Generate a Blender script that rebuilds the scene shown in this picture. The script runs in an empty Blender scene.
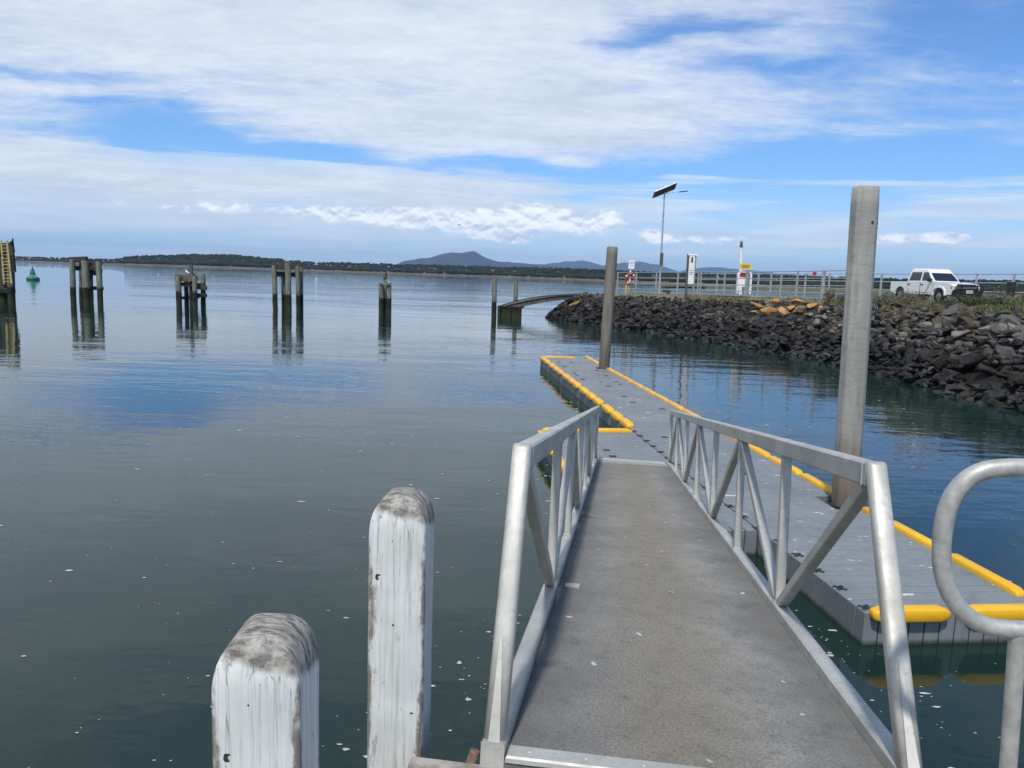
import bpy, bmesh, math, random
from mathutils import Vector, Matrix, noise as mnoise
random.seed(7)
sc = bpy.context.scene
COL = sc.collection
PI = math.pi
def R(a): return math.radians(a)
def lerp(a, b, t): return a + (b - a) * t
def smooth(a, b, x):
    t = max(0., min(1., (x - a) / (b - a))); return t * t * (3 - 2 * t)
def interp(tab, x):
    if x <= tab[0][0]: return tab[0][1]
    for (x0, y0), (x1, y1) in zip(tab, tab[1:]):
        if x <= x1: return lerp(y0, y1, (x - x0) / (x1 - x0))
    return tab[-1][1]

# ---------------------------------------------------------------- camera
W, H, F, EYE = 1024, 768, 770.0, 3.6
PITCH, ROLL = R(7.97), math.atan(0.0335)
FW = Vector((0, math.cos(PITCH), -math.sin(PITCH)))
_r0 = Vector((1, 0, 0)); _u0 = Vector((0, math.sin(PITCH), math.cos(PITCH)))
RT = math.cos(ROLL) * _r0 + math.sin(ROLL) * _u0
UP = -math.sin(ROLL) * _r0 + math.cos(ROLL) * _u0
EYEP = Vector((0, 0, EYE))
cam = bpy.data.cameras.new('camera'); co = bpy.data.objects.new('camera', cam); COL.objects.link(co)
cam.sensor_width = 36; cam.lens = F / W * 36; cam.clip_start = .05; cam.clip_end = 120000
M = Matrix((RT, UP, -FW)).transposed().to_4x4(); M.translation = EYEP; co.matrix_world = M
sc.camera = co
def ray(x, y): return FW + RT * ((x - 512) / F) + UP * ((384 - y) / F)
def at_z(x, y, z=0.):
    d = ray(x, y); return EYEP + d * ((z - EYE) / d.z)
def at_y(x, y, Y):
    d = ray(x, y); return EYEP + d * (Y / d.y)
def px_of(p):
    v = Vector(p) - EYEP; w = v.dot(FW)
    if w < .05: return None
    return 512 + F * v.dot(RT) / w, 384 - F * v.dot(UP) / w

# ---------------------------------------------------------------- node helpers
class Sk:
    """arithmetic on node sockets"""
    def __init__(s, nt, v): s.nt = nt; s.v = v
    def _m(s, op, *a, clamp=False):
        n = s.nt.nodes.new('ShaderNodeMath'); n.operation = op; n.use_clamp = clamp
        for i, q in enumerate((s,) + a):
            q = q.v if isinstance(q, Sk) else q
            if isinstance(q, (int, float)): n.inputs[i].default_value = q
            else: s.nt.links.new(q, n.inputs[i])
        return Sk(s.nt, n.outputs[0])
    def __add__(s, o): return s._m('ADD', o)
    __radd__ = __add__
    def __sub__(s, o): return s._m('SUBTRACT', o)
    def __rsub__(s, o): return Sk(s.nt, o)._m('SUBTRACT', s)
    def __mul__(s, o): return s._m('MULTIPLY', o)
    __rmul__ = __mul__
    def __truediv__(s, o): return s._m('DIVIDE', o)
    def sat(s): return s._m('ADD', 0., clamp=True)
    def max(s, o): return s._m('MAXIMUM', o)
    def min(s, o): return s._m('MINIMUM', o)
    def abs(s): return s._m('ABSOLUTE')
    def exp(s): return s._m('EXPONENT')
    def step(s, a, b, lo=0., hi=1.):
        n = s.nt.nodes.new('ShaderNodeMapRange'); n.interpolation_type = 'SMOOTHSTEP'
        s.nt.links.new(s.v, n.inputs[0])
        n.inputs[1].default_value = a; n.inputs[2].default_value = b
        n.inputs[3].default_value = lo; n.inputs[4].default_value = hi
        return Sk(s.nt, n.outputs[0])
def noise(nt, vec, scale, detail=4, rough=.55, dist=0., col=False):
    n = nt.nodes.new('ShaderNodeTexNoise'); n.inputs['Scale'].default_value = scale
    n.inputs['Detail'].default_value = detail; n.inputs['Roughness'].default_value = rough
    n.inputs['Distortion'].default_value = dist
    if vec is not None: nt.links.new(vec, n.inputs['Vector'])
    return n.outputs['Color'] if col else Sk(nt, n.outputs[0])
def vscale(nt, vec, s, off=(0, 0, 0)):
    n = nt.nodes.new('ShaderNodeMapping'); n.inputs['Scale'].default_value = s; n.inputs['Location'].default_value = off
    nt.links.new(vec, n.inputs[0]); return n.outputs[0]
def combine(nt, x, y, z):
    n = nt.nodes.new('ShaderNodeCombineXYZ')
    for i, q in enumerate((x, y, z)):
        if isinstance(q, Sk): nt.links.new(q.v, n.inputs[i])
        else: n.inputs[i].default_value = q
    return n.outputs[0]
def separate(nt, v):
    n = nt.nodes.new('ShaderNodeSeparateXYZ'); nt.links.new(v, n.inputs[0])
    return [Sk(nt, o) for o in n.outputs]
def mixc(nt, f, a, b):
    n = nt.nodes.new('ShaderNodeMix'); n.data_type = 'RGBA'
    if isinstance(f, Sk): nt.links.new(f.v, n.inputs[0])
    else: n.inputs[0].default_value = f
    for i, q in ((6, a), (7, b)):
        if isinstance(q, (tuple, list)): n.inputs[i].default_value = tuple(q)[:3] + (1,)
        else: nt.links.new(q, n.inputs[i])
    return n.outputs[2]
class Mat:
    def __init__(s, name, rough=.8, metal=0., spec=.5):
        s.m = bpy.data.materials.new(name); s.m.use_nodes = True; s.nt = s.m.node_tree
        s.b = s.nt.nodes['Principled BSDF']; s.b.inputs['Roughness'].default_value = rough
        s.b.inputs['Metallic'].default_value = metal; s.b.inputs['Specular IOR Level'].default_value = spec
        s.tc = s.nt.nodes.new('ShaderNodeTexCoord'); s.geo = s.nt.nodes.new('ShaderNodeNewGeometry')
        s.obj = s.tc.outputs['Object']; s.pos = s.geo.outputs['Position']
    def n(s, scale, detail=4, rough=.55, vec=None, st=None, dist=0.):
        v = vec or s.obj
        if st: v = vscale(s.nt, v, st)
        return noise(s.nt, v, scale, detail, rough, dist)
    def mix(s, f, a, b): return mixc(s.nt, f, a, b)
    def color(s, c):
        if isinstance(c, tuple): s.b.inputs['Base Color'].default_value = c[:3] + (1,)
        else: s.nt.links.new(c, s.b.inputs['Base Color'])
        return s
    def rough(s, f): s.nt.links.new(f.v, s.b.inputs['Roughness']); return s
    def bump(s, f, strength=.3, dist=.01):
        n = s.nt.nodes.new('ShaderNodeBump'); n.inputs['Strength'].default_value = strength
        n.inputs['Distance'].default_value = dist; s.nt.links.new(f.v, n.inputs['Height'])
        s.nt.links.new(n.outputs[0], s.b.inputs['Normal']); return s
    def z(s): return separate(s.nt, s.pos)[2]
def plain(name, c, rough=.6, metal=0., var=.25, scale=8, bump=.1):
    m = Mat(name, rough, metal); f = m.n(scale, 5).step(.3, .7)
    m.color(m.mix(f, tuple(v * (1 - var) for v in c), tuple(min(1, v * (1 + var)) for v in c)))
    if bump: m.bump(m.n(scale * 6, 4), bump, .005)
    return m.m

# ---------------------------------------------------------------- mesh helpers
class MB:
    def __init__(s): s.v = []; s.f = []; s.mi = []; s.sm = []; s.cur = 0; s.smooth = False
    def add(s, vs, fs, smooth=None):
        o = len(s.v); s.v += [tuple(q) for q in vs]
        for f in fs:
            s.f.append(tuple(i + o for i in f)); s.mi.append(s.cur); s.sm.append(s.smooth if smooth is None else smooth)
    def box(s, c, size, rz=0., m=None):
        hx, hy, hz = (q / 2 for q in size)
        vs = [Vector((x, y, z)) for x in (-hx, hx) for y in (-hy, hy) for z in (-hz, hz)]
        if m is None: m = Matrix.Rotation(rz, 3, 'Z')
        vs = [m @ v + Vector(c) for v in vs]
        s.add(vs, [(0, 1, 3, 2), (4, 6, 7, 5), (0, 4, 5, 1), (2, 3, 7, 6), (0, 2, 6, 4), (1, 5, 7, 3)])
    def cbox(s, c, size, ch, m=None):
        """box with its top edges chamfered"""
        hx, hy, hz = (q / 2 for q in size)
        m = m or Matrix.Identity(3); L = []
        for (k, z) in ((0, -hz), (0, hz - ch), (ch, hz)):
            L += [Vector((a * (hx - k), b * (hy - k), z)) for a, b in ((-1, -1), (1, -1), (1, 1), (-1, 1))]
        vs = [m @ v + Vector(c) for v in L]; fs = [(3, 2, 1, 0), (8, 9, 10, 11)]
        for k in (0, 4):
            for i in range(4): fs.append((k + i, k + (i + 1) % 4, k + 4 + (i + 1) % 4, k + 4 + i))
        s.add(vs, fs)
    def bar(s, p0, p1, w, h, side=None, ch=.0):
        """rectangular bar from p0 to p1; w along side, h across it; small chamfer along the edges"""
        p0, p1 = Vector(p0), Vector(p1); d = (p1 - p0).normalized()
        sd = Vector(side) if side is not None else (Vector((0, 0, 1)).cross(d) if abs(d.z) < .95 else Vector((1, 0, 0)))
        sd = (sd - d * sd.dot(d)).normalized(); up = d.cross(sd)
        if ch:
            prof = [(w / 2 - ch, h / 2), (w / 2, h / 2 - ch), (w / 2, -h / 2 + ch), (w / 2 - ch, -h / 2), (-w / 2 + ch, -h / 2), (-w / 2, -h / 2 + ch), (-w / 2, h / 2 - ch), (-w / 2 + ch, h / 2)]
        else: prof = [(w / 2, h / 2), (w / 2, -h / 2), (-w / 2, -h / 2), (-w / 2, h / 2)]
        n = len(prof); vs = [p + sd * a + up * b for p in (p0, p1) for a, b in prof]
        fs = [(i, (i + 1) % n, n + (i + 1) % n, n + i) for i in range(n)] + [tuple(range(n))[::-1], tuple(range(n, 2 * n))]
        s.add(vs, fs)
    def tube(s, pts, r, n=12, cap=True, smooth=True):
        pts = [Vector(p) for p in pts]; rs = r if isinstance(r, (list, tuple)) else [r] * len(pts)
        prev = None; vs = []; fs = []
        for i, p in enumerate(pts):
            d = (pts[min(i + 1, len(pts) - 1)] - pts[max(i - 1, 0)]).normalized()
            if prev is None: a = d.orthogonal().normalized()
            else: a = (prev - d * prev.dot(d)).normalized()
            prev = a; b = d.cross(a)
            vs += [p + (a * math.cos(2 * PI * k / n) + b * math.sin(2 * PI * k / n)) * rs[i] for k in range(n)]
        for i in range(len(pts) - 1):
            for k in range(n): fs.append((i * n + k, i * n + (k + 1) % n, (i + 1) * n + (k + 1) % n, (i + 1) * n + k))
        s.add(vs, fs, smooth)
        if cap:
            o = len(vs) - n
            s.add(vs[:n], [tuple(range(n))[::-1]], False); s.add(vs[o:], [tuple(range(n))], False)
    def prism(s, poly, axis0, u, v, w, depth):
        """polygon (a,b) in the plane u,v from point axis0 extruded along w"""
        u, v, w = Vector(u), Vector(v), Vector(w); A = Vector(axis0); n = len(poly)
        vs = [A + u * a + v * b + w * d for d in (0, depth) for a, b in poly]
        s.add(vs, [tuple(range(n))[::-1], tuple(range(n, 2 * n))] + [(i, (i + 1) % n, n + (i + 1) % n, n + i) for i in range(n)])
    def loft(s, rings, cap=True, smooth=None):
        n = len(rings[0]); vs = [p for r in rings for p in r]; fs = []
        for i in range(len(rings) - 1):
            for k in range(n): fs.append((i * n + k, i * n + (k + 1) % n, (i + 1) * n + (k + 1) % n, (i + 1) * n + k))
        if cap: fs += [tuple(range(n))[::-1], tuple(range(len(vs) - n, len(vs)))]
        s.add(vs, fs, smooth)
    def ball(s, c, r, sq=(1, 1, 1), nu=10, nv=7):
        rings = []
        for i in range(nv + 1):
            a = PI * (i + .02) / (nv + .04)
            rings.append([Vector(c) + Vector((math.sin(a) * math.cos(2 * PI * k / nu) * sq[0], math.sin(a) * math.sin(2 * PI * k / nu) * sq[1], -math.cos(a) * sq[2])) * r for k in range(nu)])
        s.loft(rings, True, True)
    def mesh(s, name, mats):
        me = bpy.data.meshes.new(name); me.from_pydata(s.v, [], s.f)
        for m in (mats if isinstance(mats, (list, tuple)) else [mats]): me.materials.append(m)
        me.polygons.foreach_set('material_index', s.mi); me.polygons.foreach_set('use_smooth', s.sm)
        bm = bmesh.new(); bm.from_mesh(me); bmesh.ops.recalc_face_normals(bm, faces=bm.faces); bm.to_mesh(me); bm.free()
        me.update(); return me
    def build(s, name, mats, parent=None):
        return link(bpy.data.objects.new(name, s.mesh(name, mats)), parent)
def link(o, parent=None):
    COL.objects.link(o)
    if parent is not None: o.parent = parent
    return o
def bevel(o, w, seg=2):
    m = o.modifiers.new('bevel', 'BEVEL'); m.width = w; m.segments = seg; m.limit_method = 'ANGLE'; return o
def tag(o, label, cat, group=None):
    o['label'] = label; o['category'] = cat
    if group: o['group'] = group
    return o
def thing(name, label, cat, loc=(0, 0, 0), rz=0., group=None):
    o = bpy.data.objects.new(name, None); COL.objects.link(o); o.location = loc; o.rotation_euler = (0, 0, rz)
    o.empty_display_size = .2
    return tag(o, label, cat, group)
def kind(o, k): o['kind'] = k; return o

# ---------------------------------------------------------------- materials
def m_alu():
    m = Mat('weathered_aluminium', .5, .35)
    a = m.n(3, 6, .6).step(.35, .7); b = m.n(45, 4).step(.5, .75)
    c = m.mix(a, (.40, .395, .355), (.54, .53, .485)); c = m.mix(b * .5, c, (.30, .29, .25)); sc_ = m.n(3, 5, .65, st=(6, 6, .8)).step(.55, .72); c = m.mix(sc_ * .4, c, (.31, .295, .245)); m.color(c)
    m.rough(m.n(14, 5).step(.2, .8, .42, .68)); m.bump(m.n(120, 3), .08, .002); return m.m
def m_deck():
    m = Mat('gangway_deck_concrete', .9, 0, .3)
    a = m.n(1.1, 6, .6).step(.35, .65); b = m.n(7, 8, .78).step(.44, .68); g = m.n(85, 4, .8).step(.38, .66)
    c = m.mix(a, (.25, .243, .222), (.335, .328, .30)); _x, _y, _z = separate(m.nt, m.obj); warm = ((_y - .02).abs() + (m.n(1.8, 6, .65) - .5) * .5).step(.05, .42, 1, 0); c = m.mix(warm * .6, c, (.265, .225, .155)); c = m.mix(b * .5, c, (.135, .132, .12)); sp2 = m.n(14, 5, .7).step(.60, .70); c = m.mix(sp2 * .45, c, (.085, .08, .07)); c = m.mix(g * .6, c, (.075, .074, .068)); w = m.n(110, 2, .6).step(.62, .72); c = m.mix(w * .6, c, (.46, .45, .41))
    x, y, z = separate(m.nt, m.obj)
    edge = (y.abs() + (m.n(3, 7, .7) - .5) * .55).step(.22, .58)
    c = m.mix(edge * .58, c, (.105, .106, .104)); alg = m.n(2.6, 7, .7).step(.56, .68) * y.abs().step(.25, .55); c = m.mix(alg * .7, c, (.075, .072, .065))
    far = (x + (m.n(1.6, 4) - .5) * 1.4).step(9.0, 9.7)
    c = m.mix(far * .35, c, (.16, .155, .14))
    pale = (x + (m.n(6, 4) - .5) * .25).step(10.75, 10.85); c = m.mix(pale * .7, c, (.34, .34, .31))
    sp = m.n(9, 2, .4).step(.735, .76); c = m.mix(sp * .8, c, (.6, .6, .56)); m.color(c)
    m.bump(m.n(110, 5, .75), .9, .006); return m.m
def m_plastic():
    m = Mat('grey_plastic_float', .55, 0, .4)
    a = m.n(.8, 5).step(.35, .65); b = m.n(6, 6, .6).step(.4, .75)
    c = m.mix(a, (.16, .178, .19), (.20, .22, .232)); c = m.mix(b * .45, c, (.12, .125, .13))
    w = m.n(8, 3, .6, st=(1, .45, 1)).step(.665, .70); zz = m.z()
    c = m.mix(w * zz.step(.33, .345) * .75, c, (.62, .62, .6))
    c = m.mix((zz + (m.n(9, 4) - .5) * .06).step(.0, .07, 1, 0) * .9, c, (.03, .035, .025))
    m.color(c); m.bump(m.n(60, 3), .1, .003); return m.m
def m_yellow(name, c0, c1):
    m = Mat(name, .42, 0, .5); a = m.n(2.2, 5).step(.3, .7); b = m.n(18, 5).step(.58, .78)
    c = m.mix(a, c0, c1); c = m.mix(b * .4, c, (.35, .22, .05)); m.color(c); m.bump(m.n(40, 4), .15, .004); return m.m
def m_concrete_pile():
    m = Mat('concrete_pile', .92, 0, .3)
    a = m.n(1.2, 6, .6, st=(2.2, 2.2, .5)).step(.3, .7); st = m.n(4, 6, .6, st=(2, 2, .3)).step(.48, .75); p = m.n(40, 4).step(.6, .72)
    c = m.mix(a, (.285, .28, .255), (.385, .375, .345)); c = m.mix(st * .55, c, (.17, .155, .13)); c = m.mix(p * .5, c, (.12, .11, .09))
    zz = m.z() + (m.n(5, 5, .6, st=(3, 3, .5)) - .5) * .9
    c = m.mix(zz.step(.9, 1.6, 1, 0) * .75, c, (.15, .105, .065)); c = m.mix(zz.step(.35, .75, 1, 0) * .5, c, (.06, .05, .035))
    ring_ = (m.n(1, 3, .5, st=(1.2, 1.2, 7)) - .5).abs().step(0, .03, 1, 0); c = m.mix(ring_ * .22, c, (.14, .13, .11)); bl = m.n(3.2, 7, .7, st=(1.5, 1.5, 1)).step(.56, .66); c = m.mix(bl * .4, c, (.20, .185, .155)); streak = m.n(3.5, 3, .5, st=(6, 6, .12)).step(.66, .70); c = m.mix(streak * zz.step(2, 3.5) * .6, c, (.5, .49, .46))
    m.color(c); m.bump(m.n(30, 6, .65), .45, .01); return m.m
def m_second_pile():
    m = Mat('brown_concrete_pile', .92, 0, .3)
    st = m.n(4, 6, .6, st=(2.4, 2.4, .2)).step(.35, .7)
    c = m.mix(st, (.225, .205, .175), (.13, .118, .10))
    zz = m.z() + (m.n(5, 5) - .5) * .8; c = m.mix(zz.step(.6, 1.6, 1, 0) * .6, c, (.075, .06, .042))
    m.color(c); m.bump(m.n(22, 6), .5, .015); return m.m
def m_white_post():
    m = Mat('flaking_white_paint', .75, 0, .3)
    x, y, z = separate(m.nt, m.obj)
    base = m.mix(m.n(6, 5).step(.3, .7), (.60, .62, .59), (.74, .755, .72))
    grain = m.n(1, 6, .7, st=(75, 75, 2.6)).step(.47, .70)
    crack = m.n(1, 3, .5, st=(30, 30, .7), dist=.3); cr = (crack - .5).abs().step(.0, .008, 1, 0)
    worn = m.n(4.5, 8, .72, st=(2.2, 2.2, .8)).step(.585, .62)
    c = m.mix(grain * .8, base, (.36, .36, .335)); c = m.mix(cr * m.n(3, 3).step(.35, .6) * .8, c, (.16, .15, .135)); c = m.mix(worn * .75, c, m.mix(grain, (.36, .34, .31), (.20, .185, .165)))
    ed = x.abs().max(y.abs()); edn = (x.abs() + y.abs() + (m.n(14, 6, .7, st=(1, 1, .35)) - .5) * .10)
    c = m.mix(edn.step(.170, .184) * .9, c, (.17, .145, .12))
    k = m.n(26, 2, .5).step(.74, .76); c = m.mix(k, c, (.05, .045, .04))
    top = (z + (m.n(9, 7, .7) - .5) * .075 + (x + y) * .25).step(-.098, -.068)
    tcol = m.mix(m.n(1, 6, .65, st=(20, 70, 20)).step(.35, .65), (.075, .066, .05), (.37, .345, .30))
    c = m.mix(top * m.n(22, 6, .7).step(.3, .55, .72, 1.) * .97, c, tcol)
    m.color(c); m.bump(m.n(1, 6, .7, st=(80, 80, 2.2)) + worn * -.5 + cr * -.25, .5, .006); return m.m
def m_tidal(name='tidal_timber', hi=(.22, .24, .19), hi2=(.115, .12, .092), level=1.38):
    m = Mat(name, .85, 0, .3)
    g = m.n(3, 6, .6, st=(3, 3, .35)).step(.35, .65); c = m.mix(g, hi, hi2)
    zz = m.z() + (m.n(3, 5, .6) - .5) * .35
    low = m.mix(m.n(2.5, 4).step(.4, .7), (.014, .014, .012), (.034, .033, .022))
    c = m.mix(zz.step(level - .12, level + .1, 1, 0), c, low); c = m.mix(zz.step(.2, .8, 1, 0) * .6, c, (.035, .05, .018))
    m.color(c); m.bump(m.n(14, 6, st=(3, 3, .5)), .5, .03); return m.m
def m_rock(name, a, b, dark=.8):
    m = Mat(name, .88, 0, .3); inf = m.nt.nodes.new('ShaderNodeObjectInfo')
    n1 = m.n(2.2, 6, .6, vec=m.pos).step(.3, .7); n2 = m.n(14, 6, .65, vec=m.pos).step(.4, .7)
    c = m.mix(n1, a, b); c = m.mix(n2 * .5, c, tuple(v * .45 for v in a))
    lich = m.n(7, 5, .6, vec=m.pos).step(.60, .70); c = m.mix(lich * .4, c, tuple(min(1, v * 1.6 + .03) for v in b))
    zz = m.z() + (m.n(1.5, 4, vec=m.pos) - .5) * .8
    c = m.mix(zz.step(.7, 1.8, 1, 0) * dark, c, m.mix(n2, (.007, .007, .0065), (.018, .016, .014))); c = m.mix(zz.step(-.05, .3, 1, 0) * .6, c, (.02, .022, .012))
    m.color(c); m.rough(zz.step(.2, 1.2, .45, .9)); m.bump(m.n(9, 7, .65, vec=m.pos), .7, .06); return m.m
ALU = m_alu(); DECK = m_deck(); PLAS = m_plastic()
YEL = m_yellow('yellow_fender_plastic', (.72, .38, .010), (.78, .46, .016)); YELD = m_yellow('faded_orange_fender_plastic', (.66, .33, .035), (.72, .40, .06))
BLK = plain('black_plastic', (.015, .016, .018), .55, 0, .4); CPILE = m_concrete_pile(); BPILE = m_second_pile(); WPOST = m_white_post()
TIDAL = m_tidal(); TIDAL2 = m_tidal('tidal_timber_brown', (.17, .13, .10), (.10, .075, .06)); DTIM = m_tidal('dark_timber', (.075, .068, .058), (.035, .033, .03), 1.2)
GALV = plain('galvanised_steel', (.42, .44, .45), .5, .5, .2, 5); WHITE = plain('white_paint', (.78, .78, .77), .45, 0, .06, 3, .02)
STEELD = plain('dark_grey_steel', (.10, .105, .11), .55, .4, .3)
HRM = plain('dull_galvanised_pipe', (.40, .40, .37), .5, .3, .16, 30, .12)
JTIM = plain('grey_jetty_timber', (.27, .24, .21), .9, 0, .35, 14, .5)
RUST = plain('rusty_steel', (.20, .13, .085), .9, 0, .4, 40, .4)

# ---------------------------------------------------------------- world sky
SUN_EL, SUN_AZ = R(58), R(195)      # azimuth clockwise from +Y : behind the camera, a little to the left
def build_world():
    w = bpy.data.worlds.new('World'); sc.world = w; w.use_nodes = True; nt = w.node_tree
    bg = nt.nodes['Background']; bg.inputs[1].default_value = .12
    sky = nt.nodes.new('ShaderNodeTexSky'); sky.sky_type = 'NISHITA'; sky.sun_disc = False
    sky.sun_elevation = SUN_EL; sky.sun_rotation = SUN_AZ; sky.altitude = 0; sky.air_density = 1.0; sky.dust_density = .35; sky.ozone_density = 1.6
    tc = nt.nodes.new('ShaderNodeTexCoord'); g = tc.outputs['Generated']
    x, y, z = separate(nt, g)
    az = Sk(nt, x.v)._m('ARCTAN2', y) * (180 / PI); el = z.max(-.2)._m('ARCSINE') * (180 / PI)
    wv = vscale(nt, combine(nt, az * .1, el * .1, 0.), (1, 2.2, 1)); wn = noise(nt, wv, 1.3, 4, .55, col=True)
    wx, wy, _ = separate(nt, wn); azw = az + (wx - .5) * 9; elw = el + (wy - .5) * 3.2
    def blob(px, py, rx, ry, wgt, a=azw, e=elw):
        d = ray(px, py).normalized(); a0 = math.degrees(math.atan2(d.x, d.y)); e0 = math.degrees(math.asin(d.z))
        u = (a - a0) * (1 / rx); v = (e - e0) * (1 / ry)
        return (u * u + v * v)._m('MULTIPLY', -1.).exp() * wgt
    # high sheet
    zz = z.max(0.) + .10
    uv = combine(nt, x / zz, y / zz, 0.); uvs = vscale(nt, uv, (.55, 1., 1), (3.1, 1.7, 0))
    n1 = noise(nt, uvs, 1.15, 9, .58, .35); n1b = noise(nt, vscale(nt, uv, (.6, 1.25, 1), (9, 4, 0)), 5.0, 8, .64, .4); n1c = noise(nt, vscale(nt, uv, (.8, 1.2, 1), (2, 7, 0)), 17, 5, .6, .3)
    cov = el.step(1.5, 5.5, .0, .33) + el.step(12, 16, 0, .07) + (az * -1).step(-26, 0, -.17, .05) + el.step(24, 37, 0, -.20)
    cov = cov + blob(175, 136, 6.0, 1.45, -.66) + blob(245, 154, 5.5, .8, -.42) + blob(335, 150, 5, .55, -.26) + blob(450, 168, 7, .6, -.30) + blob(540, 168, 5, .5, -.2) + blob(75, 76, 4.5, .4, -.26) + blob(80, 101, 3.5, .35, -.2)
    cov = cov + blob(640, 190, 8, 1.3, -.42) + blob(770, 178, 10, 1.8, -.46) + blob(930, 165, 8, 1.8, -.26) + blob(635, 38, 3.2, .9, -.30) + blob(720, 24, 5, .7, -.26) + blob(770, 62, 5, .6, -.20) + blob(1000, 25, 7, 4., -.22) + blob(900, 85, 9, 1.0, .12) + blob(600, 120, 9, 1.5, .16) + blob(430, 120, 9, 1.6, .16) + blob(300, 30, 14, 4, .10) + blob(60, 175, 9, 1., .12)
    den1 = (n1 * .44 + n1b * .42 + n1c * .14 + cov).step(.47, .98)
    shade = (noise(nt, uvs, 2.2, 8, .62, .2) * .5 + n1b * .3 + n1c * .2).step(.34, .68)
    c_sheet = mixc(nt, shade, (4.05, 4.7, 5.5), (5.8, 6.25, 6.8))
    # long thin bands low down
    bv = combine(nt, az * .045, el * .62, .3); nb = noise(nt, bv, 1.6, 6, .55, .3)
    den2 = (nb + el.step(.5, 3, .03, .10) + el.step(6.5, 9.5, 0, -.5) + (az * -1).step(-8, 22, -.03, .05)).step(.50, .66) * .72
    c_band = mixc(nt, noise(nt, bv, 2.7, 5).step(.35, .65), (4.1, 5.0, 5.9), (5.4, 6.1, 6.8))
    # cumulus heaps along the horizon
    cv = combine(nt, az * .16, el * .26, 2.); nc = noise(nt, cv, 2.7, 9, .56, .1)
    heap = blob(480, 220, 9, 1.25, .27, az, el) + blob(250, 215, 10, .9, .12, az, el) + blob(560, 216, 4.0, .75, .40, az, el) + blob(590, 226, 3, .6, .36, az, el) + blob(520, 238, 6, .45, .30, az, el) + blob(450, 222, 7, .5, .26, az, el) + blob(380, 212, 8, .45, .24, az, el) + blob(170, 205, 7, .4, .22, az, el) + blob(945, 237, 1.7, .42, .52, az, el) + blob(895, 240, 3.2, .45, .28, az, el) + blob(660, 238, 1.3, .5, .42, az, el) + blob(700, 240, 3.4, .45, .3, az, el) + blob(745, 240, .9, .4, .34, az, el)
    den3 = (nc + heap).step(.70, .90)
    nc2 = noise(nt, combine(nt, az * .16, el * .26 - .06, 2.), 2.7, 9, .56, .1)
    lit = ((nc2 - nc) * -3.0 + .55).step(.2, .75)
    c_cum = mixc(nt, lit, (4.0, 4.7, 5.8), (7.6, 7.9, 8.2))
    tint = nt.nodes.new('ShaderNodeMix'); tint.data_type = 'RGBA'; tint.blend_type = 'MULTIPLY'; tint.inputs[0].default_value = 1
    nt.links.new(sky.outputs[0], tint.inputs[6]); tint.inputs[7].default_value = (.48, .71, 1.04, 1)
    c = mixc(nt, el.step(0, 8, .70, 0), tint.outputs[2], (4.3, 5.5, 6.8))
    c = mixc(nt, den2, c, c_band); c = mixc(nt, den1 * .93, c, c_sheet); c = mixc(nt, den3 * .95, c, c_cum)
    nt.links.new(c, bg.inputs[0])
    try: w.cycles.sampling_method = 'MANUAL'; w.cycles.sample_map_resolution = 1024
    except Exception: pass
build_world()
sl = bpy.data.lights.new('sun', 'SUN'); sl.energy = 2.9; sl.angle = R(3); sl.color = (1, .95, .87)
so = bpy.data.objects.new('sun', sl); COL.objects.link(so)
sd = Vector((math.sin(SUN_AZ) * math.cos(SUN_EL), math.cos(SUN_AZ) * math.cos(SUN_EL), math.sin(SUN_EL)))
so.rotation_euler = sd.to_track_quat('Z', 'Y').to_euler(); so.location = (0, 0, 60)

# ---------------------------------------------------------------- water
def m_water():
    m = Mat('estuary_water', .012, 0, .5); m.b.inputs['IOR'].default_value = 1.333
    a = m.n(.05, 4, .5, vec=m.pos).step(.35, .65)
    m.color(m.mix(a, (.0075, .0235, .0195), (.0095, .029, .0245)))
    p = m.pos
    big = m.n(.6, 3, .5, vec=p, st=(.35, 1.0, 1)); mid = m.n(2.3, 3, .5, vec=p, st=(.55, 1.0, 1)); sm = m.n(7.5, 2, .5, vec=p, st=(.6, 1, 1))
    gust = m.n(.045, 3, .5, vec=p, st=(.5, 1, 1)).step(.35, .7, .35, 1.25)
    swell = m.n(.22, 2, .4, vec=p, st=(.35, 1.0, 1)); m.bump((swell * .75 + big * .55 + mid * .20 + sm * .035) * gust, .65, .10); return m.m
wm = MB(); S = 24000
# the sheet is finer near the camera, but flat
wm.add([(-S, -2000, 0), (S, -2000, 0), (S, S, 0), (-S, S, 0)], [(0, 1, 2, 3)])
kind(wm.build('water', m_water()), 'structure')['label'] = 'calm green blue estuary water reflecting the sky'
fm = MB()
for i in range(7500):
    Y = 2.5 + 46 * random.random() ** 1.6; X = random.uniform(-.75, .75) * Y + random.uniform(-1, 1)
    if mnoise.noise(Vector((X * .16, Y * .12, 3))) < .0 and random.random() < .88: continue
    r = (.0045 + .018 * random.random() ** 5) * (1 + Y * .035)
    n = 7; a0 = random.random() * 6; ex = random.uniform(1, 2.4)
    ring = [(X + math.cos(a0 + k * 2 * PI / n) * r * ex * random.uniform(.5, 1.2), Y + math.sin(a0 + k * 2 * PI / n) * r * random.uniform(.5, 1.2), .004) for k in range(n)]
    fm.add(ring, [tuple(range(n))])
kind(fm.build('foam', plain('foam', (.40, .43, .43), .9, 0, .2)), 'stuff')['label'] = 'small white flecks of foam drifting on the water'

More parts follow.
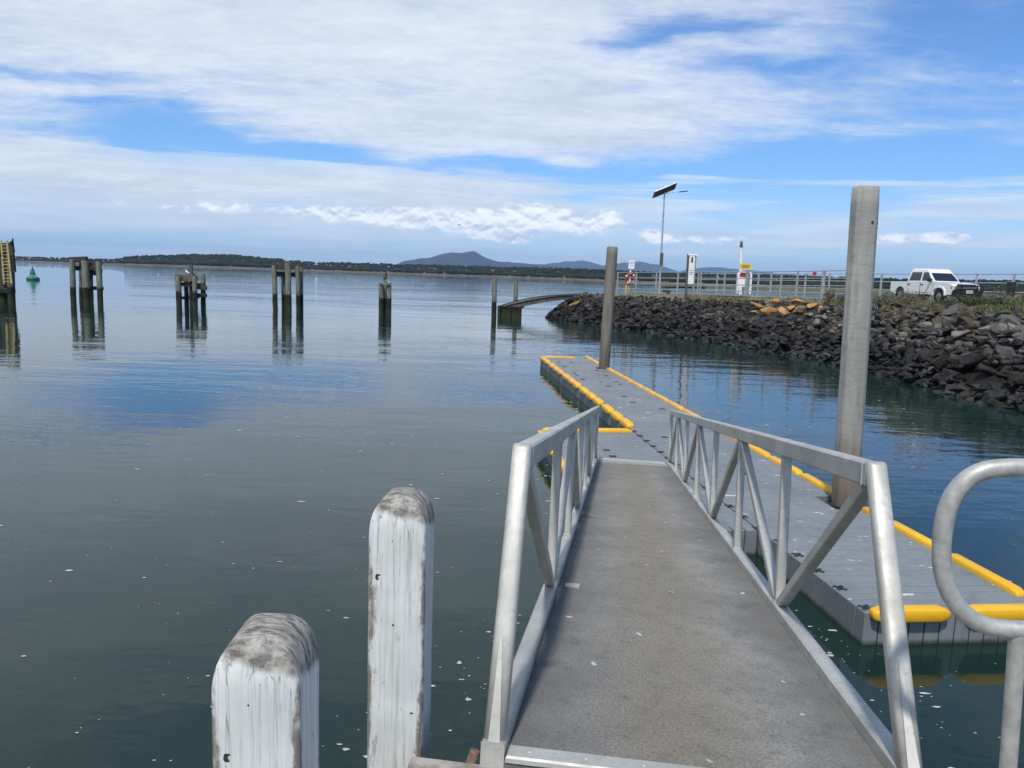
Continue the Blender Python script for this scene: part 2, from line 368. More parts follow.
# ---------------------------------------------------------------- gangway
GA = Vector((.614, 2.10, 2.127)); GB = Vector((2.155, 13.17, .455))
ga = (GB - GA).normalized(); GL = (GB - GA).length; gl = ga.cross(Vector((0, 0, 1))).normalized(); gn = gl.cross(ga).normalized()
GM = Matrix((ga, -gl, gn)).transposed().to_4x4(); GM.translation = GA      # local: x along, y left, z normal
gw = thing('gangway', 'aluminium gangway with truss railings and grey deck sloping down to the pontoon', 'gangway'); gw.matrix_world = GM
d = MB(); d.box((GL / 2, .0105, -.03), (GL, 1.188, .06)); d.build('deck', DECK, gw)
d = MB(); d.cbox((.035, .0105, .006), (.085, 1.182, .02), .006); d.box((.03, 0, -.10), (.06, 1.24, .10))
for k in range(7): d.tube([(.04, -.52 + k * .175, .0155), (.04, -.52 + k * .175, .0195)], [.009, .007], 10, smooth=False)
d.build('sill_plate', ALU, gw)
d = MB(); d.cbox((GL + .22, 0, -.035), (.5, 1.16, .012), .004, Matrix.Rotation(R(-6), 3, 'Y')); d.build('landing_flap', ALU, gw)
d = MB(); d.box((2.22, .525, .003), (.09, .085, .006)); d.build('patch_plate', ALU, gw)
NODES = [.56] + [2.06 + 1.52 * k for k in range(7)]; RH = .945
for sgn in (1, -1):
    t = .643 if sgn > 0 else -.622; sb, stp = (.03, .36) if sgn > 0 else (.13, .60)
    c = MB(); c.bar((0, t, .0), (GL, t, .0), .074, .10, (0, 1, 0), .008); ch = c.build('railing', ALU, gw)
    c = MB(); c.bar((stp, t, RH - .045), (GL - .12, t, RH - .045), .068, .09, (0, 1, 0), .008)
    for yy in (-.034, .034): c.tube([(stp + .036, t + yy, RH - .088), (stp + .036, t + yy, RH - .004)], .004, 6)
    c.build('top_rail', ALU, ch)
    # rounded end post, wider at its foot
    c = MB(); rings = []
    for z, w in ((.03, .070), (.35, .070), (.7, .069), (RH - .006, .068), (RH + .004, .058)):
        ring = []
        for k in range(20):
            a = 2 * PI * k / 20; cx, sx = math.cos(a), math.sin(a)
            e = .55; ring.append(Vector((math.copysign(abs(cx) ** e, cx) * w / 2 + lerp(sb, stp, max(0, z) / RH), t + math.copysign(abs(sx) ** e, sx) * w / 2, z)))
        rings.append(ring)
    c.loft(rings, True, True); c.build('end_post', ALU, ch)
    c = MB(); c.prism([(0, .05), (.036, .05), (.014, .34), (.006, .34)], (sb - .041, t + .016, 0), (0, -1, 0), ((stp - sb) / RH, 0, 1), (1, 0, 0), .006); c.build('gusset', ALU, ch)
    for k in range(1, 8):
        c = MB(); c.bar((NODES[k], t, .05), (NODES[k], t, RH - .09), .05, .05, (0, 1, 0), .004)
        for z_, r_ in ((.0535, .0045), (RH - .0925, .004)):
            x_ = NODES[k]; h_ = .028; Q = [(x_ - h_, t - h_, z_), (x_ + h_, t - h_, z_), (x_ + h_, t + h_, z_), (x_ - h_, t + h_, z_), (x_ - h_, t - h_, z_)]
            for a_, b_ in zip(Q, Q[1:]): c.tube([a_, b_], r_, 6)
        c.build('upright', ALU, ch)
    for k in range(7):
        lo, hi = (NODES[k + 1], NODES[k] if k else stp + .03) if k % 2 == 0 else (NODES[k], NODES[k + 1])
        dx = .045 if hi > lo else -.045
        c = MB(); c.bar((lo + dx, t, .052), (hi - dx, t, RH - .092), .05, .05, (0, 1, 0), .004); c.build('brace', ALU, ch)

# ---------------------------------------------------------------- pontoon
PN = Vector((3.64, 7.40, 0)); pu = Vector((-.1055, 1, 0)).normalized(); pr = Vector((pu.y, -pu.x, 0))
PM = Matrix((pu, -pr, Vector((0, 0, 1)))).transposed().to_4x4(); PM.translation = PN   # local x along, y LEFT
PZ = .35
def plocal(p): q = PM.inverted() @ Vector(p); return q.x, -q.y
pile1 = Vector((5.125, 11.39, PZ)); pile2 = Vector((3.38, 28.3, PZ))
p1s, p1t = plocal(pile1); p2s, p2t = plocal(pile2)
dock = thing('pontoon', 'grey modular plastic pontoon edged with yellow fenders below the gangway', 'pontoon'); dock.matrix_world = PM
def near_pile(s, t, r):
    return any(abs(s - a) < r and abs(t - b) < r for a, b in ((p1s, p1t), (p2s, p2t)))
db = MB(); cells = []
for i in range(48):
    for j in range(4): cells.append((i * .5, j * .5))
for i in range(13):
    for j in range(4): cells.append((2.72 + i * .5, -2.03 + j * .5))
core = MB()
def plank(s0, ta, tb, split=False):
    if split:
        for q in range(round((tb - ta) / .1667)): plank(s0, ta + q * (tb - ta) / round((tb - ta) / .1667) + .004, ta + (q + 1) * (tb - ta) / round((tb - ta) / .1667) - .008)
        return
    db.cbox((s0 + .0833, -(ta + tb) / 2, PZ / 2 - .12 + random.uniform(-.002, .002)), (.1485, tb - ta - .004, PZ + .24), .008)
for i in range(144):
    s0 = i / 6
    cut = [b0 for a, b0 in ((p1s, p1t), (p2s, p2t)) if abs(s0 + .0833 - a) < .34]
    plank(s0, 0, 2.0 if not cut else cut[0] - .30, i in (0, 143))
for i in range(39): plank(2.55 + i / 6, -2.10, -.02, i in (0, 38))
for a, b0, c0, d0 in ((.06, p1s - .38, .06, 1.94), (p1s - .38, p1s + .38, .06, 1.60), (p1s + .38, p2s - .38, .06, 1.94), (p2s - .38, p2s + .38, .06, 1.60), (p2s + .38, 23.94, .06, 1.94), (2.61, 8.99, -2.04, -.08)):
    core.box(((a + b0) / 2, -(c0 + d0) / 2, PZ / 2 - .16), (b0 - a, d0 - c0, PZ + .16))
core.build('core', BLK, dock)  # black fill behind the plank gaps paints the grooves' shade as colour
db.build('deck', PLAS, dock)
def fender(s0, t0, s1, t1, mat, w=.15, h=.15, z=PZ - .005):
    a, b = Vector((s0, -t0, z)), Vector((s1, -t1, z)); dd = (b - a).normalized(); sd = Vector((-dd.y, dd.x, 0)); L = (b - a).length
    f = MB(); rings = []
    for q, k in ((0, .45), (.02, .66), (.10, 1), (L - .10, 1), (L - .02, .66), (L, .45)):
        rings.append([a + dd * q + sd * (math.copysign(abs(math.cos(2 * PI * m / 16)) ** .42, math.cos(2 * PI * m / 16)) * w / 2 * (.45 + .55 * k))
                      + Vector((0, 0, math.copysign(abs(math.sin(2 * PI * m / 16)) ** .42, math.sin(2 * PI * m / 16)) * h / 2 * k)) for m in range(16)])
    f.loft(rings, True, True); return f.build('fender', mat, dock)
s = 9.52
k = 0
while s < 23.7:                          # left side, short pieces, paired
    L = random.uniform(.74, .84); fender(s, .03, s + L, .03, YEL if s < 16 else YELD, .19, .17, PZ + .01); s += L + .17; k += 1
    if k % 3 == 0: s += .22
s = .35
while s < 23.6:                          # right side, longer pieces
    L = 1.22
    if not any(s - .28 < q < s + L + .28 for q in (p1s, p2s)): fender(s, 2.0, s + L, 2.0, YELD if s > 8 else YEL)
    else:
        q = p1s if abs(s + .6 - p1s) < 2 else p2s
        if q - .33 - s > .5: fender(s, 2.0, q - .33, 2.0, YELD)
        if s + L - q - .33 > .5: fender(q + .33, 2.0, s + L, 2.0, YELD)
    s += 1.28
for a, b in ((.06, .88), (1.08, 1.92)): fender(-.02, a, -.02, b, YEL, .15, .15)
fender(24.0, .12, 24.0, 1.45, YELD)
fender(9.03, -2.02, 9.03, -1.08, YEL); fender(9.03, -1.0, 9.03, -.06, YEL)
for q in range(6): fender(2.85 + q * 1.02, -2.09, 2.85 + q * 1.02 + .90, -2.09, YELD if q < 4 else YEL)
lugs = [(q * .5 + .12, .075 if q < 5 or q > 18 else 0.) for q in range(0, 20)]
for q in range(3, 47):
    for t0 in (.5, 1., 1.5):
        if random.random() < .15: lugs.append((q * .5, t0))
for q in range(6, 18):
    if random.random() < .5: lugs.append((2.72 - 3 + q * .5, -1.03))
for (a, b) in lugs[:96]:
    if near_pile(a, b, .3): continue
    l = MB()
    for ang in (R(45), R(-45)):
        l.cbox((a, -b, PZ + .004), (.15, .040, .014), .005, Matrix.Rotation(ang + random.uniform(-.1, .1), 3, 'Z'))
    l.tube([(a, -b, PZ), (a, -b, PZ + .014)], .032, 10, smooth=False); l.build('coupling', BLK, dock)
for ps, pt in ((p1s, p1t), (p2s, p2t)):   # dark guide round each pile
    l = MB()
    pts = [Vector((ps + math.cos(a) * .25, -(pt + math.sin(a) * .25), PZ - .02)) for a in [2 * PI * k / 20 for k in range(21)]]
    l.tube(pts, .022, 8, cap=False); l.build('pile_guide', BLK, dock)

# ---------------------------------------------------------------- big round mooring piles
def pile(name, label, base, top, r, mat, seg=64, facet=True):
    base, top = Vector(base), Vector(top); ax = (top - base).normalized(); bot = base - ax * 2.2; L = (top - bot).length
    b = MB(); rings = []; a = ax.orthogonal().normalized(); c = ax.cross(a); nz = 26
    for i in range(nz + 1):
        q = i / nz * L; ring = []
        for k in range(seg):
            th = 2 * PI * k / seg; rr = r * (1 + .012 * mnoise.noise(Vector((math.cos(th) * 1.5, math.sin(th) * 1.5, q * .8))))
            if facet: rr *= lerp(1, 1.035 * math.cos(PI / 8) / math.cos(((th + .20) % (PI / 4)) - PI / 8), .85)
            if i == nz: rr *= .965
            ring.append(Vector((0, 0, 0)) + a * math.cos(th) * rr + c * math.sin(th) * rr + ax * (q - 2.2))
        rings.append(ring)
    cap = [p * 1.0 + ax * .012 - (p - ax * (L - 2.2)) * .12 for p in rings[-1]]; rings.append(cap)
    b.loft(rings, True, True); o = b.build(name, mat); o.location = base
    return tag(o, label, 'pile'), ax
p, ax = pile('concrete_pile', 'tall leaning pale concrete pile rising through the near edge of the pontoon', pile1, at_y(866, 187.5, 11.39), .188, CPILE)
for px, rr in ((867, .018), (876.5, .016)):
    q = at_y(px, 223, 11.39); d0 = q - pile1; c0 = pile1 + ax * d0.dot(ax); off = px - 865.3
    side = (q - c0).length / .188; sgnv = 1 if px > 865 else -1; dirx = Vector((1, 0, 0)) * sgnv * min(.95, side) + Vector((0, -1, 0)) * math.sqrt(max(.05, 1 - min(.95, side) ** 2))
    h = MB(); h.tube([c0 - pile1 + dirx * .178, c0 - pile1 + dirx * .192], rr, 12, smooth=False); h.build('hole_shade_disc', BLK, p)  # solid black disc paints the shade inside a bolt hole
cr = MB()                                                   # chipped, dropping-splashed top
random.seed(3)
topc = at_y(866, 187.5, 11.39) - pile1
for k in range(26):
    a = random.random() * 6.28; q = random.random() ** .5 * .15
    cr.ball(topc + Vector((math.cos(a) * q, math.sin(a) * q, .008)), random.uniform(.012, .03), (1.2, 1.2, .7), 6, 4)
cr.build('crumbled_top', plain('pale_crumbly_concrete', (.52, .49, .42), .95, 0, .3, 30, .4), p)
pile('brown_pile', 'slender brown pile standing through the far end of the pontoon', pile2, at_y(612.5, 247, 28.3), .198, BPILE, 28, False)

# ---------------------------------------------------------------- white jetty posts
def white_post(label, cx, cy, top, w, rz):
    b = MB(); h = w / 2; rings = []
    prof = [(-2.9, h, h)] + [(-.6 + i * .1, h, h) for i in range(4)]
    N = 9
    for i in range(N + 1):
        a = i / N * PI / 2; rr = .074
        prof.append((-.135 + .135 * math.sin(a) ** .85, h - rr * (1 - math.cos(a)), h - .045 * (1 - math.cos(a))))
    for (z, hx, hy) in prof:
        ring = []; ch = .014
        for (sx, sy) in ((-1, -1), (1, -1), (1, 1), (-1, 1)):
            cxn, cyn = sx * (hx - ch), sy * (hy - ch); a0 = math.atan2(sy, sx)
            for t in (-PI / 4, -PI / 8, 0, PI / 8, PI / 4): ring.append(Vector((cxn + math.cos(a0 + t) * ch, cyn + math.sin(a0 + t) * ch, z)))
        rings.append(ring)
    b.loft(rings, True, True); o = b.build('white_post', WPOST); o.location = (cx, cy, top); o.rotation_euler = (0, 0, rz)
    m = o.modifiers.new('subdivide', 'SUBSURF'); m.subdivision_type = 'SIMPLE'; m.levels = m.render_levels = 1
    return tag(o, label, 'post')
white_post('short looking white timber post nearest the camera with a worn domed top', -.536, 1.65, 2.802, .194, R(1.2))
white_post('white timber post with brown stained top between the near post and the gangway', -.352, 2.50, 2.875, .19, R(-3.4))

# ---------------------------------------------------------------- jetty landing
JH = math.atan2(.14, 1); jr = Vector((math.cos(JH), -math.sin(JH), 0)); jf = Vector((math.sin(JH), math.cos(JH), 0))
JM = Matrix((jr, jf, Vector((0, 0, 1)))).transposed().to_4x4(); JM.translation = Vector((.6, 2.135, 2.10))
jet = thing('jetty', 'grey timber jetty landing at the head of the gangway', 'jetty'); jet.matrix_world = JM
b = MB()
for k in range(26):
    b.cbox((.9, -.075 - k * .15 - .02, -.03), (3.56, .142, .06), .006)
b.build('deck', JTIM, jet)
b = MB(); b.cbox((.9, .01, -.16), (3.6, .10, .20), .01); bevel(b.build('edge_beam', JTIM, jet), .004)
for xx in (-.6, 1.2, 2.5):
    for yy in (-.5, -3.2):
        b = MB(); b.tube([(xx, yy, -4.4), (xx, yy, -.12)], .15, 18); b.build('pile', TIDAL2, jet)
b = MB(); b.tube([(0, 0, -.5), (0, 0, -.02), (.012, .006, .045)], [.017, .017, .016], 12); o = b.build('steel_pin', RUST); o.location = at_z(469, 765, 2.09); o.rotation_euler = (R(-10), R(9), 0)
tag(o, 'short rusty steel pin standing beside the left end post of the gangway', 'pin')
# bent pipe handrail on the jetty's right side
n0 = Vector((.14, 1, 0)).normalized()
def onp(x, y, c=2.1):
    d0 = ray(x, y); return EYEP + d0 * ((c - n0.dot(EYEP)) / n0.dot(d0))
hr = thing('handrail', 'bent galvanised pipe handrail with rounded end at the right edge of the jetty', 'handrail')
ctl = [onp(*q) for q in ((1060, 467), (1024, 467.5), (1000, 468), (980, 472), (962, 484), (949, 504), (943, 530), (941.5, 552), (943, 572), (950, 594), (963, 612), (982, 624), (1005, 628.5), (1030, 630), (1060, 632))]
ctl = [ctl[0] + jr * .06] + ctl + [ctl[-1] + jr * .06]
def crom(P, n=6):
    out = []
    for i in range(len(P) - 1):
        p0, p1, p2, p3 = P[max(i - 1, 0)], P[i], P[i + 1], P[min(i + 2, len(P) - 1)]
        for k in range(n):
            t = k / n; out.append(.5 * ((2 * p1) + (p2 - p0) * t + (2 * p0 - 5 * p1 + 4 * p2 - p3) * t * t + (3 * p1 - p0 - 3 * p2 + p3) * t ** 3))
    return out + [P[-1]]
b = MB(); b.tube([ctl[0] + jr * 1.2] + crom(ctl) + [ctl[-1] + jr * 1.2], .0235, 20); b.build('rail_loop', HRM, hr)
b = MB(); q0, q1 = onp(1018, 629), onp(1008, 768); dirv = (q1 - q0).normalized(); b.tube([q0, q0 + dirv * ((q0.z - 2.10) / -dirv.z)], .0215, 16); b.build('leg', HRM, hr)
b = MB(); f0 = q0 + dirv * ((q0.z - 2.10) / -dirv.z); b.tube([f0, f0 + Vector((0, 0, .012))], .07, 20, smooth=False); b.build('base_plate', HRM, hr)
b = MB(); e0 = ctl[0] + jr * 1.15; b.tube([(e0.x, e0.y, 2.10), (e0.x, e0.y, e0.z)], .0215, 16); b.build('leg', HRM, hr)

# ---------------------------------------------------------------- causeway, rocks
ST = [(3.2, 76)] + [tuple(at_z(*q, 0))[:2] for q in ((545, 318), (600, 326), (640, 331.5), (700, 341), (800, 357), (900, 382), (1000, 409))] + [(15.6, 19.5), (17.2, 12.5), (20, 4), (22, -5)]
TT = [(7, 76, 2.1)] + [tuple(at_y(*q)) for q in ((575, 294.5, 71), (620, 296, 66), (665, 297.6, 60), (735, 300.8, 54.5), (845, 304.6, 44.5), (925, 307.2, 36), (1010, 310.5, 31))] + [(21.3, 26, 2.9), (23, 18, 2.9), (26, 8, 2.9), (28, -4, 2.9)]
BT = [(9.5, 80), (13, 81), (20, 80), (26, 74), (30, 63), (33, 51), (35, 42), (36, 35), (37, 29), (39, 20), (42, 9), (44, -4)]
def inland(i, dist):
    t = Vector(TT[i][:2]); b0 = Vector(BT[i]); return t + (b0 - t).normalized() * dist
def m_ground():
    m = Mat('causeway_earth', .95, 0, .2)
    a = m.n(.35, 6, .6).step(.35, .65); b0 = m.n(3, 6).step(.4, .7)
    c = m.mix(a, (.17, .15, .115), (.10, .105, .05)); c = m.mix(b0 * .5, c, (.22, .20, .17)); m.color(c); m.bump(m.n(8, 6), .6, .05); return m.m
NS = len(ST); b = MB(); rows = []
for i in range(NS):
    s_, t_, p_, bk = Vector(ST[i]), TT[i], inland(i, 1.0), Vector(BT[i]); zt = t_[2]; zp = zt + .24 if i > 1 else zt + .05
    out = (bk - Vector(t_[:2])).normalized()
    rows.append([(s_.x - out.x * 2, s_.y - out.y * 2, -1.6), (s_.x, s_.y, -.42), (t_[0], t_[1], zt - .28), (p_.x, p_.y, zp), (lerp(p_.x, bk.x, .5), lerp(p_.y, bk.y, .5), zp + .02), (bk.x, bk.y, zp), (bk.x + out.x * 4, bk.y + out.y * 4, -.4), (bk.x + out.x * 6, bk.y + out.y * 6, -1.6)])
nr = len(rows[0]); vs = [q for r in rows for q in r]; fs = []
for i in range(NS - 1):
    for k in range(nr - 1): fs.append((i * nr + k, i * nr + k + 1, (i + 1) * nr + k + 1, (i + 1) * nr + k))
vs.append((4, 81, -1.6)); e = len(vs) - 1
for k in range(nr - 1): fs.append((k + 1, k, e))
b.add(vs, fs); LAND_V, LAND_F = vs, fs; b.mi = [1 if (k % (nr - 1)) in (0, 1, 5, 6) else 0 for k in range(len(b.f))]
kind(b.build('causeway', [m_ground(), m_rock('dark_gravel', (.02, .02, .02), (.045, .042, .038))]), 'structure')['label'] = 'earth causeway carrying the road along the breakwater'
from mathutils.bvhtree import BVHTree
BVH = BVHTree.FromPolygons([Vector(v) for v in LAND_V], LAND_F)
def ground_z(x, y, d=2.6):
    h = BVH.ray_cast(Vector((x, y, 50)), Vector((0, 0, -1))); return h[0].z if h[0] is not None else d
def on_land(px, py, Y):
    q = at_y(px, py, Y); return Vector((q.x, q.y, ground_z(q.x, q.y)))
def hit(px, py):
    h = BVH.ray_cast(EYEP, ray(px, py).normalized()); return h[0] if h[0] is not None else at_y(px, py, 50)
def zland(i): return rows[i][3][2]
# gravel track along the top
b = MB(); L_ = []
for i in range(1, NS):
    t0 = inland(i, 5.6 if i > 2 else 2.6); t1 = inland(i, 9.6 if i > 2 else 6); L_.append((t0.x, t0.y, zland(i) + .03)); L_.append((t1.x, t1.y, zland(i) + .03))
b.add(L_, [(2 * i, 2 * i + 1, 2 * i + 3, 2 * i + 2) for i in range(NS - 2)])
kind(b.build('gravel_track', plain('gravel', (.27, .255, .23), .95, 0, .25, 3, .5)), 'structure')

random.seed(11)
def rock_mesh(seed, slab=False):
    rnd = random.Random(seed); bm = bmesh.new()
    sc3 = (1, rnd.uniform(.62, .85), rnd.uniform(.45, .7)) if not slab else (1, .5, .26)
    for k in range(15):
        z = rnd.uniform(-1, 1); a = rnd.random() * 6.283; r = math.sqrt(1 - z * z); q = rnd.uniform(.8, 1.05)
        bm.verts.new((r * math.cos(a) * q * sc3[0] * .5, r * math.sin(a) * q * sc3[1] * .5, z * q * sc3[2] * .5))
    res = bmesh.ops.convex_hull(bm, input=bm.verts)
    bmesh.ops.delete(bm, geom=[g for g in set(res['geom_interior'] + res['geom_unused']) if isinstance(g, bmesh.types.BMVert)], context='VERTS')
    bmesh.ops.dissolve_limit(bm, angle_limit=R(14), verts=bm.verts, edges=bm.edges)
    bmesh.ops.bevel(bm, geom=bm.edges[:], offset=.022, segments=1, affect='EDGES', profile=.5)
    bmesh.ops.triangulate(bm, faces=bm.faces[:]); bmesh.ops.recalc_face_normals(bm, faces=bm.faces)
    me = bpy.data.meshes.new('boulder'); bm.to_mesh(me); bm.free(); return me
RM = dict(black=m_rock('black_basalt', (.015, .0155, .017), (.060, .059, .058)), grey=m_rock('grey_basalt', (.075, .073, .069), (.14, .135, .124)),
          brown=m_rock('brown_stone', (.062, .047, .030), (.11, .088, .058)), pale=m_rock('pale_grey_stone', (.14, .135, .122), (.225, .217, .20), .5), ochre=m_rock('ochre_sandstone', (.36, .19, .065), (.48, .29, .12), .4))
BASE = [rock_mesh(s) for s in range(100, 110)] + [rock_mesh(s, True) for s in (201, 202)]
VAR = {}
def rock_var(shape, c):
    if (shape, c) not in VAR:
        me = BASE[shape].copy(); me.name = 'boulder'; me.materials.clear(); me.materials.append(RM[c]); VAR[(shape, c)] = me
    return VAR[(shape, c)]
def slope_pt(u, v):
    """u in 0..NS-1 along the shore, v 0 at the water to 1 at the top"""
    i = min(int(u), NS - 2); f = u - i
    s_ = Vector(ST[i]).lerp(Vector(ST[i + 1]), f); a, c = Vector(TT[i]), Vector(TT[i + 1]); t_ = a.lerp(c, f)
    z = -.30 + (t_.z + .22) * (v ** .85)
    return Vector((lerp(s_.x, t_.x, v), lerp(s_.y, t_.y, v), z))
rocks = []     # (pos, rot, scale, colour, shape)
def add_rock(p, size, c, shape=None, rot=None, lift=0):
    if shape is None: shape = random.choice(range(12)) if random.random() < .85 else 10
    if rot is None: rot = (random.uniform(-.5, .5), random.uniform(-.5, .5), random.random() * 6.28)
    rocks.append([Vector(p), rot, size, c, shape])
seglen = [(Vector(ST[i + 1]) - Vector(ST[i])).length for i in range(NS - 1)]
for i in range(NS - 1):
    if i > 8: dens = 2.2
    else: dens = 13.5
    wid = (Vector(TT[i][:2]) - Vector(ST[i])).length
    for k in range(int(seglen[i] * wid * dens)):
        u = i + random.random(); v = random.random() ** .85 * 1.04 - .02; p = slope_pt(u, max(0, v))
        near = smooth(4.7, 6.6, u); size = random.uniform(.30, .62) if random.random() < .75 else random.uniform(.6, lerp(.85, 1.25, near))
        size *= lerp(1.05, .85, smooth(.2, 1, v)) if near < .5 else lerp(.85, 1.05, v)
        h = random.random()
        if u < 4.9 + random.uniform(-.3, .3): c = 'black' if h < .74 else ('grey' if h < .88 else 'brown')
        else:
            up = smooth(.2, .95, v)
            c = 'black' if h < lerp(.75, .18, up) else ('grey' if h < lerp(.90, .62, up) else ('brown' if h < lerp(.985, .90, up) else 'pale'))
        add_rock(p + Vector((0, 0, random.uniform(-.05, .12))), size, c)
# round the tip and behind it
for k in range(150):
    a = random.random(); v = random.random(); base = Vector((2.7, 72, 0)).lerp(Vector((5.5, 82, 0)), a); top = Vector((6.8, 75, 0)).lerp(Vector((9.3, 79.5, 0)), a)
    q = base.lerp(top, v); q.z = -.2 + 2.2 * v; add_rock(q, random.uniform(.4, .9), 'black')
random.seed(5)
HEAP = []
def boulder_px(x, y, Y, w_px, c, shape, rot, label, group=None, name='boulder'):
    p = hit(x, y); Y = p.y; p = p + Vector((0, -.15, .20)); HEAP.append((x, y, max(3.5, w_px * .40))); o = link(bpy.data.objects.new(name, rock_var(shape, c))); sz = w_px * Y / F
    o.location = p; o.scale = (sz,) * 3; o.rotation_euler = rot; return tag(o, label, 'rock', group)
OG = 'ochre sandstone blocks heaped below the fence'
n_special = 0
for (x, y, w, sh, rz) in ((768, 313.5, 21, 2, .2), (782, 316, 15, 4, 1.), (759, 308.5, 20, 10, -.3), (775, 306, 13, 5, .5), (797, 305, 15, 1, 2.), (809, 309, 17, 11, .1), (790, 311, 10, 3, .7), (807, 318, 15, 10, .9), (754, 314.5, 9, 6, .4), (797, 313, 12, 7, 2.2), (820, 313, 12, 8, 1.4)):
    boulder_px(x, y, 40.6 - (y - 305) * .33, w * 1.22, 'ochre', sh, (random.uniform(-.3, .3), random.uniform(-.3, .3), rz), 'ochre sandstone block in the heap at the top of the rocks below the pipe fence', OG); n_special += 1
for (x, y, Y, w, c, sh, rot, lab) in (
        (575, 305, 62, 17, 'ochre', 10, (.2, -.5, .4), 'tan slab tilted among black rocks near the footbridge landing'),
        (633, 307.5, 53, 9, 'ochre', 3, (0, 0, 1), 'lone orange boulder between the brown pile and the solar lamp post'),
        (656, 312, 49, 12, 'brown', 4, (0, .2, .3), 'brown mossy boulder on the slope below the lone orange boulder'),
        (694, 327, 42, 16, 'brown', 2, (0, .2, 2), 'rounded brown boulder just above the waterline below the tall notice board'),
        (744, 331, 37.5, 18, 'brown', 10, (.1, .1, .1), 'flat brown slab low on the rocks below the ochre heap'),
        (955, 338, 30, 34, 'pale', 11, (.15, -.35, -.2), 'long pale grey slab lying across the dark rocks'),
        (1006, 348, 29, 19, 'pale', 5, (.2, .1, .5), 'squarish pale grey boulder in the rocks at the right edge'),
        (878, 326, 34, 18, 'grey', 2, (.3, .2, .3), 'large grey boulder right beside the leaning concrete pile'),
        (898, 327, 33, 19, 'brown', 7, (.2, -.6, 1.2), 'tan wedge shaped boulder tilted right of the concrete pile'),
        (930, 307.5, 36, 10, 'pale', 1, (0, 0, .2), 'small whitish boulder at the grass edge below the pickup'),
        (983, 374, 26, 46, 'brown', 11, (.05, .33, -.3), 'long dark brown slab sloping down towards the water at right'),
        (985, 320, 33.5, 16, 'pale', 8, (0, .1, .6), 'pale flattish boulder near the top of the rocks at right'),
        (848, 318, 37.5, 22, 'grey', 10, (.1, .05, .2), 'flat grey slab immediately left of the ochre heap and pile')):
    boulder_px(x, y, Y, w, c, sh, rot, lab if 'immediately left' not in lab else 'flat grey slab between the ochre heap and the concrete pile'); n_special += 1
def score(r):
    q = px_of(r[0])
    if q is None or not (-5 < q[0] < 1029 and 0 < q[1] < 768): return 0
    return r[2] / (r[0] - EYEP).length
def clear_of_heap(r):
    q = px_of(r[0]); return not any(abs(q[0] - hx) < hr and abs(q[1] - hy) < hr * .5 for hx, hy, hr in HEAP)
rocks = [r for r in rocks if px_of(r[0]) is None or clear_of_heap(r)]
rocks.sort(key=score, reverse=True)
GRP = {'black': ('dark basalt boulder on the sloping rock breakwater', 'dark breakwater boulders'), 'grey': ('mid grey angular boulder on the sloping rock breakwater', 'grey breakwater boulders'),
       'brown': ('brownish boulder among the dark breakwater rocks', 'brown breakwater boulders'), 'pale': ('pale grey stone among the darker breakwater rocks', 'pale breakwater boulders')}
NI = 300 - n_special
for (p, rot, sz, c, sh) in rocks[:NI]:
    o = link(bpy.data.objects.new('boulder', rock_var(sh, c))); o.location = p; o.rotation_euler = rot; o.scale = (sz,) * 3
    tag(o, GRP[c][0], 'rock', GRP[c][1])
rb = MB(); order = ['black', 'grey', 'brown', 'pale', 'ochre']
cache = [([v.co.copy() for v in me.vertices], [tuple(f.vertices) for f in me.polygons]) for me in BASE]
from mathutils import Euler
for (p, rot, sz, c, sh) in rocks[NI:]:
    m = Euler(rot).to_matrix() * sz; rb.cur = order.index(c); vs, fs = cache[sh]; rb.add([m @ v + p for v in vs], fs)
me = bpy.data.meshes.new('rubble'); me.from_pydata(rb.v, [], rb.f)
for c in order: me.materials.append(RM[c])
me.polygons.foreach_set('material_index', rb.mi)
kind(link(bpy.data.objects.new('breakwater_rubble', me)), 'stuff')['label'] = 'smaller dark rocks filling the sloping breakwater'

# ---------------------------------------------------------------- grass and shrubs on the causeway
random.seed(21)
def top_pt(u, dist):
    i = min(int(u), NS - 2); f = u - i; a, c = inland(i, dist), inland(i + 1, dist); q = a.lerp(c, f)
    zt = lerp(TT[i][2], TT[i + 1][2], f); zp = lerp(zland(i), zland(i + 1), f)
    return Vector((q.x, q.y, lerp(zt - .12, zp, smooth(0, 1, dist)))), (c - a).normalized()
GR = [plain('dry_grass', (.20, .165, .075), .9, 0, .3, 3, 0), plain('olive_grass', (.075, .085, .03), .9, 0, .3, 3, 0), plain('green_grass', (.07, .11, .025), .9, 0, .3, 3, 0)]
gb = MB()
def blade(p, h, lean, w, mi):
    a = random.random() * 6.28; dx, dy = math.cos(a), math.sin(a); gb.cur = mi
    m = p + Vector((dx * lean * .4, dy * lean * .4, h * .6)); t = p + Vector((dx * lean, dy * lean, h))
    sx, sy = -dy * w, dx * w
    gb.add([p + Vector((sx, sy, 0)), p - Vector((sx, sy, 0)), m - Vector((sx, sy, 0)) * .7, t, m + Vector((sx, sy, 0)) * .7], [(0, 1, 2, 4), (4, 2, 3)])
cnt = 0
